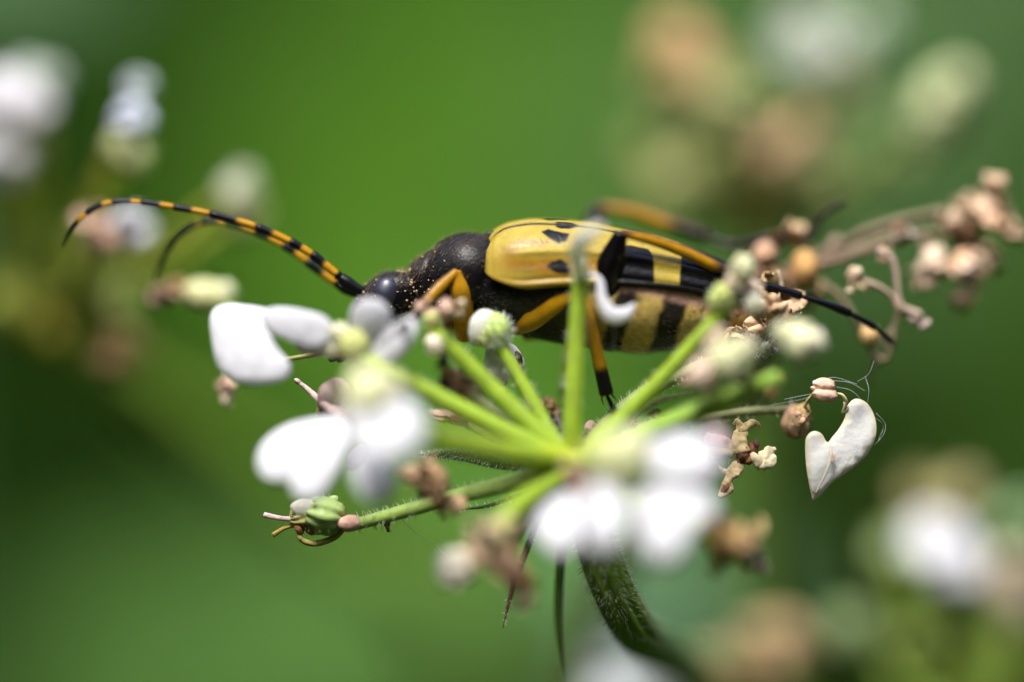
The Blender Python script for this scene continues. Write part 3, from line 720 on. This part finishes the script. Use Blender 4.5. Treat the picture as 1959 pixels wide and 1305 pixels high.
# big white floret in front, low right --------------------------------
f = floret([(1188, 882, -.86, 42, (.66, .70, .36)), (1150, 868, -.84, 26, PALE), (1215, 850, -.84, 24, CREAM)])
petal(f, [(1235, 860), (1266, 839), (1318, 829), (1359, 842), (1379, 872), (1363, 911), (1309, 923), (1257, 911), (1238, 888)], -.80, gx=.15, gy=-.5, bulge=.04)
petal(f, [(1114, 937), (1075, 946), (1035, 978), (1022, 1005), (1035, 1041), (1077, 1065), (1103, 1045), (1110, 991)], -.72, gx=-.2, gy=-.45, bulge=.04)
petal(f, [(1142, 913), (1186, 916), (1203, 953), (1199, 1012), (1177, 1048), (1147, 1058), (1120, 1034), (1114, 985), (1125, 940)], -.92, gy=-.45, bulge=.05)
petal(f, [(1224, 923), (1263, 927), (1324, 936), (1363, 950), (1370, 986), (1333, 1008), (1317, 1035), (1298, 1071), (1265, 1082), (1234, 1055), (1223, 999), (1218, 950)], -.88, gx=.1, gy=-.45, bulge=.05)
withered(f, [(1110, 910, -.7, 24, PINK), (1360, 845, -.55, 26, (.55, .42, .45))])

# floret at the end of the lower left ray -----------------------------
f = floret([(622, 985, -.01, 34, (.36, .50, .16), (1, 0, -.2)), (585, 985, 0, 24, (.52, .50, .16), (1, 0, .3)), (600, 1002, 0, 18, (.30, .22, .06))])
petal(f, [(610, 960), (575, 955), (555, 968), (570, 988), (600, 985)], -.03, col=(.80, .78, .66), bulge=.02)
def f4(b):
    b.tube([P(505, 985, 0), P(540, 992, 0), P(585, 993, .0)], [.011, .010, .013], (.66, .52, .48), n=10)
    b.tube([P(522, 1024, 0), P(545, 1010, .01), P(580, 1002, .01)], [.010, .008, .009], (.36, .27, .06), n=8)
    b.tube([P(575, 1000, -.01), P(575, 1030, -.01), P(600, 1040, 0), P(640, 1028, 0), P(660, 1010, 0)], [.010, .011, .012, .012, .009], (.44, .38, .12), n=10)
    b.blob(P(572, 1010, -.01), (.03, .018, .02), (.28, .14, .04), axis=(.3, 0, -1))
piece('stigma', 'dry', f, f4)
piece('bud', 'dry', f, lambda b: b.blob(P(668, 1002, -.04), (.045, .034, .034), (.72, .44, .34), axis=(1, 0, .2)))
withered(f, [(815, 915, -.3, 34, (.42, .27, .15)), (845, 955, -.25, 30, (.40, .26, .15)), (735, 995, 0, 18, (.6, .36, .28))])

# small hairy floret before the thorax -------------------------------
f = floret([(948, 634, -.1, 28, (.42, .54, .13), (-.6, 0, 1)), (925, 640, -.1, 22, PALE, (-.6, 0, 1))])
b = MB(); c = P(948, 634, -.1); pos = []; dr = []
for _ in range(320):
    v = unit(RNG.normal(size=3)); pos.append(c + v * .056); dr.append(v)
b.hairs(pos, dr, .034, .0013, (.80, .83, .76)); b.build('hair', M['hair'], f)
petal(f, [(896, 640), (900, 612), (922, 592), (945, 598), (938, 625), (920, 655), (902, 660)], -.11, col=(.80, .80, .70), bulge=.04)
petal(f, [(930, 665), (952, 655), (975, 668), (980, 700), (968, 738), (945, 735), (926, 705)], -.03, col=(.78, .79, .76), bulge=.02)
petal(f, [(966, 655), (984, 660), (1003, 690), (998, 718), (978, 722), (968, 695)], -.01, gx=.2, bulge=.02)
piece('brown_spot', 'dry', f, lambda b: b.blob(P(993, 684, -.030), (.026, .014, .010), (.05, .025, .015), axis=(-.4, 0, 1), wob=.4))

# withered floret before the front leg ------------------------------
f = floret([(826, 612, -.23, 15, (.50, .50, .16)), (832, 660, -.24, 17, (.80, .70, .55))])
withered(f, [(826, 592, -.24, 24, PINK), (856, 584, -.25, 26, PINK), (880, 592, -.24, 18, (.75, .62, .42)), (846, 662, -.22, 16, PINK)], k=2)
# top of the upright ray: pale wisps and a white crescent petal --------
f = floret([(1112, 528, -.22, 15, (.52, .62, .34)), (1108, 505, -.24, 13, (.70, .74, .56))])
def wisp(b):
    b.tube([P(1112, 528, -.24), P(1106, 492, -.36), P(1120, 455, -.46), P(1152, 432, -.52)], [.024, .026, .030, .016], (.84, .84, .74), n=10, flat=.8, flatdir=(0, 1, 0))
    b.tube([P(1106, 520, -.24), P(1094, 480, -.38), P(1110, 440, -.45)], [.012, .014, .010], (.82, .82, .72), n=8, flat=.5, flatdir=(0, 1, 0))
piece('petal', 'petal', f, wisp)
piece('petal', 'petal', f, lambda b: b.tube([P(1122, 520, -.22), P(1146, 535, -.23), P(1152, 572, -.24), P(1172, 603, -.25), P(1195, 600, -.25), P(1214, 582, -.24)], [.006, .012, .020, .030, .026, .006], WHITE, n=14, flat=.5, flatdir=(0, 1, 0), m=40))
piece('silk_thread', 'silk', f, lambda b: b.tube([P(1174, 610, -.24), P(1175, 640, -.22), P(1176, 668, -.2)], .0007, (.7, .7, .7), n=5))
# right rays: pale green buds ------------------------------------------
f = floret([(1382, 572, -.28, 25, (.50, .58, .18)), (1420, 512, -.34, 20, (.68, .68, .40)), (1441, 580, -.30, 17, (.74, .72, .54)), (1405, 540, -.32, 15, (.76, .60, .42))])
withered(f, [(1470, 590, -.12, 34, (.70, .48, .28)), (1500, 600, -.05, 36, (.70, .50, .28)), (1415, 500, -.3, 18, PINK), (1430, 545, -.25, 24, (.74, .60, .44)), (1400, 530, -.3, 18, PINK)])
f = floret([(1395, 688, -.52, 32, (.66, .68, .38)), (1345, 715, -.48, 25, (.80, .62, .48)), (1425, 668, -.5, 20, CREAM)])
withered(f, [(1360, 735, -.45, 30, PINK), (1328, 705, -.45, 26, PINK), (1375, 655, -.45, 26, (.74, .60, .42)), (1470, 740, -.3, 26, (.60, .36, .14)), (1425, 715, -.45, 24, (.70, .56, .36))])
f = floret([(1528, 655, -.46, 30, (.72, .72, .44)), (1500, 640, -.46, 20, (.70, .70, .42)), (1556, 655, -.46, 20, (.78, .74, .56)), (1540, 690, -.42, 11, (.4, .36, .2))])
# sharp little seeds and curls at the beetle's tail
f = floret([(1440, 650, .0, 16, (.25, .16, .12)), (1462, 668, 0, 13, (.42, .46, .30))])
def seed_pair(x, y, d, r, rot, parent, col=(.66, .45, .28)):
    b = MB(); ax = (math.cos(rot), 0, math.sin(rot)); up = np.array((-math.sin(rot), 0, math.cos(rot)))
    b.blob(P(x, y, d) - up * r * K * .42, (r*K, r*K*.6, r*K*.55), col, wob=.05, axis=ax, nu=18, nv=12, ribs=5, rib=.06)
    b.blob(P(x, y, d) + up * r * K * .35 - np.array(ax) * r * K * .15, (r*K*.85, r*K*.6, r*K*.5), np.array(col) * 1.05, wob=.05, axis=ax, nu=18, nv=12, ribs=5, rib=.06)
    b.blob(P(x, y, d) - np.array(ax) * r * K * 1.0, (r*K*.25, r*K*.2, r*K*.2), np.array(col) * 1.1, axis=ax)
    return b.build('seed', M['dry'], parent)
seed_pair(1446, 622, -.01, 20, .25, f)
piece('stigma', 'petal', f, lambda b: b.tube([P(1454, 604, -.01), P(1462, 592, -.01), P(1468, 590, -.01), P(1476, 580, 0), P(1484, 578, 0)], [.004, .008, .009, .010, .003], (.82, .78, .70), n=8, flat=.4))
withered(f, [(1415, 640, .03, 26, (.56, .38, .22)), (1455, 570, .08, 38, (.58, .38, .18)), (1510, 585, .1, 34, (.58, .40, .24)), (1470, 655, .02, 18, (.40, .32, .34)), (1385, 640, .05, 26, (.5, .36, .22))])
def pole(b): b.tube([P(1488, 518, .1), P(1494, 540, .1), P(1498, 560, .1)], [.010, .008, .010], (.50, .42, .28), n=8)
piece('stalk', 'dry', f, pole)
# bud, seed and the heart shaped petal ----------------------------------
f = floret([(1522, 805, .10, 27, (.52, .34, .20)), (1535, 790, .08, 16, (.50, .36, .16)), (1512, 790, .1, 12, (.60, .34, .30))], mat='dry')
seed_pair(1580, 746, -.01, 24, -.12, f, (.70, .46, .34))
piece('pedicel', 'dry', f, lambda b: (b.tube([P(1535, 790, .08), P(1546, 765, .03), P(1560, 750, .0)], [.008, .006, .006], (.50, .42, .2), n=8), b.blob(P(1560, 733, -.01), .012, (.78, .74, .66))))
piece('style', 'petal', f, lambda b: b.tube([P(1602, 752, -.01), P(1612, 756, -.015), P(1618, 770, -.01), P(1612, 790, 0), P(1622, 782, 0)], [.005, .011, .011, .006, .004], (.66, .60, .36), n=8, flat=.5))
petal(f, [(1555, 960), (1547, 922), (1541, 876), (1543, 836), (1556, 825), (1571, 829), (1583, 846), (1592, 836), (1605, 820), (1617, 797), (1620, 778), (1636, 763), (1657, 770), (1674, 800), (1675, 836), (1656, 874), (1620, 904), (1592, 924), (1572, 946)], 0, gx=.12, bulge=.010, col=(.80, .80, .77), edge=(.80, .72, .46), rough=.016, step=5, th=.003, eb=.0)
def fold(b):
    b.tube([P(1588, 850, -.04), P(1590, 870, -.045), P(1580, 905, -.04), P(1560, 945, -.02)], [.003, .006, .005, .002], (.80, .74, .62), n=8, flat=.5)
    b.blob(P(1594, 876, -.04), (.022, .006, .005), (.76, .56, .44), axis=(.2, 0, 1))
piece('fold', 'petal', f, fold)
# dried curled floret ---------------------------------------------------
f = floret([(1424, 868, 0, 15, (.16, .07, .04)), (1438, 858, .01, 11, (.22, .10, .05)), (1415, 882, 0, 9, (.12, .06, .04)), (1446, 850, 0, 7, (.14, .06, .05)), (1432, 880, -.01, 8, (.3, .14, .06))], mat='dry')
def ribbon(pts, wd, col, th=.5):
    b = MB(); b.tube(pts, wd, col, n=20, flat=th, flatdir=(.3, 1, .2), m=44, wob=.38, seed=int(pts[0][0] * 900) % 77); return b.build('withered_petal', M['dry'], f)
YT = (.66, .52, .26)
ribbon([P(1418, 866, -.01), P(1412, 842, -.01), P(1418, 822, 0), P(1410, 806, 0), P(1403, 812, .01)], [.026, .032, .020, .014, .006], YT)
ribbon([P(1416, 826, -.01), P(1432, 812, -.01), P(1448, 812, 0), P(1453, 820, .01)], [.012, .016, .013, .004], YT)
ribbon([P(1432, 872, -.01), P(1456, 880, -.02), P(1470, 866, -.01), P(1484, 858, 0)], [.012, .032, .026, .006], (.74, .62, .40))
ribbon([P(1450, 880, -.02), P(1464, 890, -.03), P(1476, 880, -.02), P(1474, 866, 0)], [.012, .020, .018, .010], (.78, .68, .46))
ribbon([P(1416, 880, 0), P(1406, 900, -.01), P(1396, 915, -.01), P(1388, 935, 0), P(1376, 950, 0)], [.014, .026, .016, .024, .008], (.60, .46, .26))
ribbon([P(1400, 905, 0), P(1384, 902, .01), P(1374, 892, .01)], [.010, .012, .004], (.7, .6, .4))
ribbon([P(1412, 858, .01), P(1385, 850, .02), P(1350, 838, .03)], [.020, .034, .018], (.66, .44, .34))
ribbon([P(1395, 922, -.01), P(1385, 936, -.01), P(1380, 942, 0)], [.009, .012, .006], (.22, .10, .04))
# tan blurred florets low on the umbel -----------------------------------
f = floret([(945, 1040, -.62, 26, (.55, .52, .26)), (968, 1075, -.6, 22, TAN)], mat='dry')
withered(f, [(925, 1020, -.62, 36, (.66, .46, .32)), (950, 1060, -.62, 40, PINK), (975, 1105, -.55, 36, (.60, .36, .20)), (985, 1150, -.5, 26, PINK), (955, 1010, -.6, 30, (.6, .48, .28))])
f = floret([(868, 1090, -.52, 32, (.74, .70, .56)), (885, 1070, -.5, 16, PALE)])
f = floret([(1388, 1030, -.56, 30, (.56, .36, .14)), (1420, 1040, -.55, 24, TAN)], mat='dry')
withered(f, [(1370, 1020, -.56, 40, ORANGE), (1415, 1010, -.56, 42, (.58, .42, .18)), (1440, 1020, -.5, 36, (.55, .42, .2)), (1455, 1075, -.4, 28, (.30, .22, .18)), (1390, 1065, -.5, 32, (.42, .40, .16))])
# dried bits behind the rays --------------------------------------------
f = floret([(885, 735, .25, 24, BROWN), (905, 750, .25, 22, (.30, .22, .10))], mat='dry')
withered(f, [(868, 715, .24, 22, TAN), (882, 728, .22, 24, (.6, .42, .28)), (860, 730, .26, 20, BROWN), (905, 720, .26, 20, (.35, .24, .15)), (925, 765, .22, 24, (.45, .42, .2)), (895, 765, .26, 24, BROWN)])
f = floret([(848, 795, .10, 13, (.74, .52, .38), (1, 0, -.1), 1.9), (872, 803, .10, 11, (.25, .13, .07), (1, 0, -.2), 2)], mat='dry')
f = floret([(812, 918, -.32, 14, BROWN), (835, 930, -.3, 12, TAN)], mat='dry')
withered(f, [(800, 900, -.33, 28, (.62, .42, .26)), (825, 925, -.33, 30, (.52, .34, .18)), (838, 950, -.3, 26, (.46, .30, .16)), (815, 945, -.3, 22, PINK)])
f = floret([(1130, 818, -.02, 11, (.60, .40, .34)), (1120, 838, -.02, 8, (.02, .015, .012)), (1142, 855, -.18, 13, (.62, .42, .04))], mat='dry')
withered(f, [(1045, 775, .12, 18, TAN), (1060, 800, .15, 24, (.3, .24, .22)), (1190, 800, .05, 22, TAN), (1240, 795, .1, 26, (.55, .5, .3)), (1205, 825, .02, 18, BROWN)])

# ================================================================= DRIED UMBEL BEHIND THE TAIL
rootd = np.array([2.5, 6.5, GZ])
dh = P(1500, 520, .42)
dried = empty('dried_umbel', rootd, 'dried brown umbel with tan seed heads behind the tip of the beetle', 'flower')
piece('stem', 'dry', dried, lambda b: b.tube([dh, P(1480, 600, .7), P(1400, 800, 1.2), P(1200, 1050, 1.6), P(1110, 1300, 2.0), (.6, 3.5, -8), (1.8, 5, -25), rootd], [.03, .04, .05, .06, .07, .09, .12], (.13, .085, .05), n=12, m=60))
DST = (.27, .19, .13)
def dray(pts, r0=.018, r1=.012, c=DST): return piece('ray', 'dry', dried, lambda b: b.tube(pts, [r0, (r0 + r1) / 2, r1], c, n=10, m=30, wob=.2))
dray([dh, P(1600, 470, .44), P(1690, 430, .46), P(1810, 402, .48)])
dray([dh, P(1610, 486, .44), P(1720, 450, .46), P(1850, 440, .5)])
dray([dh, P(1590, 500, .40), P(1680, 470, .40), P(1730, 445, .40)], .014, .008)
dray([dh, P(1600, 560, .36), P(1690, 690, .3), P(1720, 590, .26)], .012, .008)
dray([dh, P(1470, 500, .40), P(1455, 490, .38)])
dray([dh, P(1540, 490, .42), P(1545, 470, .42), P(1525, 450, .42)])
def head(spots, seedspots=(), k=2):
    x, y, d = spots[0][:3]
    h = floret([(x, y, d, 18, BROWN)], 'dry', dried, 'seed_head')
    withered(h, [(x, y, d, s_ * 1.15, c) for x, y, d, s_, c in spots], k=k)
    for i, (x, y, d, r_, c) in enumerate(seedspots):
        b = MB(); b.blob(P(x, y, d), (r_*K*1.15, r_*K*.9, r_*K*.9), c, wob=.12, axis=(random.uniform(-1, 1), .2, 1), ribs=5, rib=.06, seed=i); b.build('seed', M['dry'], h)
LT = (.78, .56, .38)
head([(1850, 440, .5, 40, BROWN), (1905, 350, .48, 34, LT), (1890, 380, .5, 36, LT), (1850, 400, .48, 38, LT), (1810, 420, .48, 38, (.80, .62, .44)), (1900, 420, .5, 40, (.78, .52, .34)), (1935, 450, .5, 30, LT),
      (1790, 505, .46, 44, (.84, .66, .5)), (1830, 500, .46, 40, (.84, .64, .48)), (1775, 540, .46, 32, LT), (1880, 500, .5, 36, LT), (1860, 540, .5, 36, (.7, .46, .32)), (1840, 575, .5, 28, LT), (1820, 570, .5, 24, LT), (1870, 450, .52, 34, (.3, .18, .14)), (1900, 490, .52, 34, LT)],
     [(1935, 440, .5, 20, LT), (1785, 495, .46, 24, (.84, .66, .5)), (1838, 500, .45, 20, (.8, .5, .3)), (1880, 400, .48, 22, LT)], k=3)
head([(1460, 490, .36, 30, (.5, .32, .2)), (1480, 470, .38, 28, BROWN), (1520, 445, .40, 28, (.6, .42, .24)), (1490, 530, .36, 30, BROWN), (1560, 480, .42, 34, (.55, .38, .26)), (1500, 555, .34, 32, (.45, .28, .14)), (1560, 545, .40, 30, TAN), (1590, 470, .44, 28, (.5, .36, .26)), (1450, 520, .34, 30, (.55, .34, .22))],
     [(1540, 512, .36, 30, (.60, .34, .12)), (1520, 448, .40, 18, (.66, .46, .26)), (1462, 488, .36, 26, (.52, .32, .2))], k=3)
head([(1722, 448, .40, 22, (.72, .64, .5)), (1745, 445, .4, 20, (.8, .72, .66))])
h = floret([(1722, 590, .26, 9, DST)], 'dry', dried, 'seed_head')
piece('pedicel', 'dry', h, lambda b: (b.tube([P(1655, 540, .24), P(1680, 548, .25), P(1705, 565, .26), P(1722, 590, .26)], [.013, .010, .009, .012], (.52, .38, .28), n=8), b.tube([P(1680, 480, .26), P(1703, 492, .26), P(1714, 520, .26), P(1718, 560, .26), P(1724, 585, .26), P(1760, 603, .26)], [.016, .014, .012, .010, .012, .016], (.52, .38, .30), n=8),
      b.tube([P(1722, 590, .26), P(1714, 618, .28), P(1692, 650, .3), P(1676, 690, .34), P(1668, 730, .4)], [.010, .008, .007, .007], (.30, .24, .18), n=8)))
withered(h, [(1628, 528, .24, 30, (.84, .70, .48)), (1618, 520, .24, 22, LT), (1640, 545, .24, 22, (.8, .66, .36)), (1768, 605, .26, 24, (.62, .46, .42)), (1690, 485, .27, 18, LT), (1650, 538, .24, 18, LT)], k=2)
b = MB(); b.blob(P(1664, 640, .3), (.042, .038, .038), (.72, .46, .2), wob=.06); b.build('seed', M['dry'], h)

# spider silk around the hanging petal
b = MB()
for pts in ([(1450, 780), (1490, 772), (1530, 765), (1562, 756)], [(1500, 764), (1535, 757), (1562, 752)], [(1590, 728), (1625, 732), (1655, 748)], [(1598, 740), (1630, 748), (1652, 770)], [(1655, 720), (1662, 745), (1660, 770)],
            [(1676, 790), (1694, 812), (1690, 832), (1672, 852)], [(1676, 800), (1690, 815), (1680, 845)], [(1640, 730), (1662, 715), (1672, 690)], [(1560, 738), (1592, 722), (1640, 735)]):
    b.tube([P(x, y, .02 + .03 * math.sin(i * 2 + x)) for i, (x, y) in enumerate(pts)], .0006, (.75, .78, .8), n=4, m=14)
o = b.build('spider_silk', M['silk']); tag(o, 'thin white spider silk threads strung around the hanging heart shaped petal', 'spider silk')
b = MB(); b.tube([P(760, 985, -.03), P(790, 1015, -.02), P(825, 1038, .0), P(846, 1056, .02), P(920, 1120, .1)], .0006, (.7, .75, .7), n=4, m=24)
o = b.build('spider_silk', M['silk']); tag(o, 'single silk thread hanging under the lower green ray of the umbel', 'spider silk')

# ================================================================= OTHER UMBELS, OUT OF FOCUS
def bg_umbel(label, hubp, rootp, heads, rayc=RAYG, stemc=(.10, .18, .03), rr=.04, via=None):
    """heads: (x, y, d, radius px, kind, [colour])"""
    hubp = np.array(hubp); e = empty('flower_umbel', rootp, label, 'flower', None)
    rp = np.array(rootp); mid = hubp * .6 + rp * .4; mid[0] = hubp[0] * .8 + rp[0] * .2
    piece('stem', 'green', e, lambda b: b.tube([hubp] + (via or [hubp + (0, .05, -.5), mid]) + [rp], [.07, .09, .11, .16], stemc, n=14, m=60))
    for i, (x, y, d, r_, kind, *c) in enumerate(heads):
        r_ = r_ * 1.14
        q = P(x, y, d); r = np.random.default_rng(i * 13 + int(x)); s_ = (DIST + d) / DIST
        dwn = unit(hubp - q)
        ray([hubp, hubp * .5 + q * .5 + np.array((0, 0, -.06)), q + dwn * r_ * K * .4], rr, rr * .7, c1=rayc, hair=0, parent=e)
        if kind == 'white':
            h = floret([(x + r.normal() * 5, y + r_ * .5, d, r_ * .33, PALE), (x + r_ * .3, y + r_ * .45, d, r_ * .25, CREAM)], parent=e)
            for k in range(7):
                a = k * 2 * math.pi / 7 + r.uniform(-.3, .3); cx = x + math.cos(a) * r_ * .45; cy = y + math.sin(a) * r_ * .45; w_ = r_ * r.uniform(.34, .5)
                ol = [(cx + math.cos(t) * w_ * (1.15 + .15 * math.cos(2 * t - a)), cy + math.sin(t) * w_) for t in np.linspace(0, 2 * math.pi, 9)[:-1]]
                petal(h, ol, d + r.uniform(-.12, .12) * r_ / 60, gx=r.uniform(-.5, .5), gy=r.uniform(-.6, .2), col=c[0] if c else WHITE, bulge=.04)
        elif kind == 'bud':
            cc = c[0] if c else CREAM
            floret([(x + r.normal() * r_ * .3, y + r.normal() * r_ * .3, d + r.normal() * r_ * .4 * K, r_ * r.uniform(.45, .7), np.array(cc) * r.uniform(.8, 1.1)) for _ in range(5)], parent=e)
        else:
            cc = c[0] if c else TAN
            h = floret([(x + r.normal() * r_ * .3, y + r.normal() * r_ * .3, d, r_ * r.uniform(.4, .6), np.array(cc) * r.uniform(.8, 1.1)) for _ in range(4)], 'dry', e)
            withered(h, [(x + r.normal() * r_ * .42, y + r.normal() * r_ * .42, d + r.normal() * r_ * .3 * K, r_ * .7, np.array(cc) * r.uniform(.75, 1.15)) for _ in range(4)], k=3)
    return e
# left, just behind the antennae
bg_umbel('out of focus umbel with white florets beside the tips of the antennae', P(85, 600, 2.0), (2, 12, GZ),
    [(15, 215, 1.4, 84, 'white', (.68, .66, .68)), (5, 300, 1.4, 56, 'white', (.66, .65, .66)), (80, 150, 1.4, 50, 'bud', (.46, .52, .44)), (265, 165, 1.0, 28, 'white', (.56, .62, .62)), (250, 225, .85, 36, 'white', (.72, .76, .84)), (240, 296, .9, 38, 'bud', (.46, .50, .22)),
     (248, 440, .8, 44, 'white'), (190, 450, .8, 40, 'dry', PINK), (452, 365, 1.2, 34, 'bud', (.50, .54, .36)), (462, 415, 1.2, 44, 'dry', (.42, .42, .20)),
     (235, 690, 1.3, 44, 'dry', (.55, .36, .16)), (130, 606, 1.7, 56, 'bud', (.29, .30, .02)), (25, 610, 1.7, 60, 'bud', (.27, .31, .03)), (225, 590, 1.5, 50, 'bud', (.34, .42, .10)), (60, 490, 2.0, 60, 'bud', (.22, .30, .08))], rr=.03, rayc=(.40, .46, .06),
    via=[P(220, 705, 2.6), P(420, 850, 3.4), P(640, 1030, 4.4), P(900, 1260, 5.6)], stemc=(.30, .42, .05))
# upper right, farther
bg_umbel('blurred umbel with tan and whitish heads beyond the tail of the beetle', P(1440, 430, 2.3), (4, 9, GZ),
    [(1310, 95, 2.1, 62, 'dry', (.72, .47, .24)), (1345, 140, 2.1, 44, 'dry', (.66, .44, .22)), (1270, 150, 2.2, 40, 'bud', (.40, .38, .14)), (1530, 75, 2.2, 60, 'white', (.60, .64, .54)), (1590, 105, 2.2, 54, 'white', (.58, .62, .50)), (1660, 45, 2.3, 52, 'bud', (.42, .54, .36)), (1805, 205, 1.8, 62, 'bud', (.62, .68, .36)),
     (1520, 265, 2.0, 44, 'dry', (.70, .46, .28)), (1470, 285, 2.0, 40, 'dry', (.66, .44, .26)), (1420, 225, 2.1, 42, 'dry', (.42, .38, .18)), (1600, 195, 2.2, 46, 'bud', (.44, .46, .18)), (1300, 230, 2.2, 46, 'bud', (.34, .36, .14)), (1250, 300, 2.3, 46, 'bud', (.30, .34, .12)), (1280, 365, 2.2, 46, 'bud', (.46, .48, .18)),
     (1430, 370, 2.2, 44, 'dry', (.42, .28, .06)), (1390, 175, 2.0, 36, 'bud', (.42, .48, .18)), (1700, 320, 2.2, 40, 'bud', (.28, .36, .12)), (1370, 310, 2.1, 38, 'bud', (.36, .44, .12)), (1560, 330, 2.2, 36, 'dry', (.46, .40, .20))], rayc=(.20, .28, .06), rr=.026)
# lower right
bg_umbel('blurred umbel with one big white head on upright green rays', P(1880, 1420, 1.9), (5, 7, GZ),
    [(1790, 1040, 1.7, 62, 'white', (.84, .84, .86)), (1830, 1085, 1.7, 52, 'white', (.80, .80, .82)), (1770, 950, 1.9, 50, 'dry', (.44, .40, .16)), (1830, 960, 1.9, 44, 'dry', (.46, .40, .20)), (1930, 1110, 1.8, 52, 'dry', (.66, .56, .40)), (1950, 1160, 1.8, 44, 'dry', (.62, .54, .36)), (1700, 1060, 1.9, 46, 'bud', (.30, .40, .14)), (1955, 1000, 2.0, 50, 'bud', (.34, .52, .24)), (1640, 1220, 1.9, 60, 'bud', (.22, .32, .12)),
     (1770, 1220, 1.9, 40, 'bud', (.34, .46, .10)), (1850, 1180, 1.9, 36, 'bud', (.38, .46, .16)), (1930, 1250, 1.9, 50, 'bud', (.36, .48, .14))], rayc=(.32, .46, .07), rr=.035)
# bottom, under the stem
bg_umbel('blurred umbel with tan and white heads below the hairy stem of the main flower', P(1330, 1520, 2.2), (2, 9, GZ),
    [(1410, 1285, 1.8, 62, 'dry', (.66, .48, .26)), (1470, 1265, 1.8, 58, 'dry', (.62, .46, .24)), (1500, 1220, 1.9, 46, 'dry', (.66, .48, .26)), (1185, 1295, 1.9, 85, 'white', (.72, .76, .76)), (1260, 1310, 2.0, 50, 'bud', (.50, .58, .46)), (1390, 1330, 2.2, 70, 'dry', (.66, .48, .3))], rayc=(.2, .3, .08))

# ================================================================= BROAD LEAVES BEHIND
leaf('wide bright green leaf directly behind the back of the beetle', P(860, 1000, 14), P(1240, -300, 16), 4.8, (-.15, -.8, .6), (.056, .150, .006), seed=1)
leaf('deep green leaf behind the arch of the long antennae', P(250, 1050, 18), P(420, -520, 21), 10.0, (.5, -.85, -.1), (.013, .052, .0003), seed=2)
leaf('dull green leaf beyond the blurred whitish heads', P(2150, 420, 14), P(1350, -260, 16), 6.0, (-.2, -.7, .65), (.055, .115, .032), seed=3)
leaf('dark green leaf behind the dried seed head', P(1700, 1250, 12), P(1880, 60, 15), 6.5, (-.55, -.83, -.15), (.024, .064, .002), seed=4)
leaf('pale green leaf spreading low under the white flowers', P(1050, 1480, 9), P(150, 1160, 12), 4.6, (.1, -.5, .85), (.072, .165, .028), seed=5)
leaf('medium green leaf behind the drooping white petals', P(950, 950, 17), P(-250, 850, 19), 6.5, (.3, -.95, -.1), (.050, .120, .014), seed=6)
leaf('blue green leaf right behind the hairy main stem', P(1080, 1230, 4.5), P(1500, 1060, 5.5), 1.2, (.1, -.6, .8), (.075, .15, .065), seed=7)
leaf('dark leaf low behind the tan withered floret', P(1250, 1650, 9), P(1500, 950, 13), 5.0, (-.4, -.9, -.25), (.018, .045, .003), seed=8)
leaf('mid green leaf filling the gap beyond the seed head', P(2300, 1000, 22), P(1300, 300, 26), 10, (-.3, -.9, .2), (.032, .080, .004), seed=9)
leaf('bluish green leaf beyond the topmost white florets of the left umbel', P(-260, 40, 7), P(260, -160, 8), 1.6, (0, -.5, .86), (.08, .16, .06), seed=10)
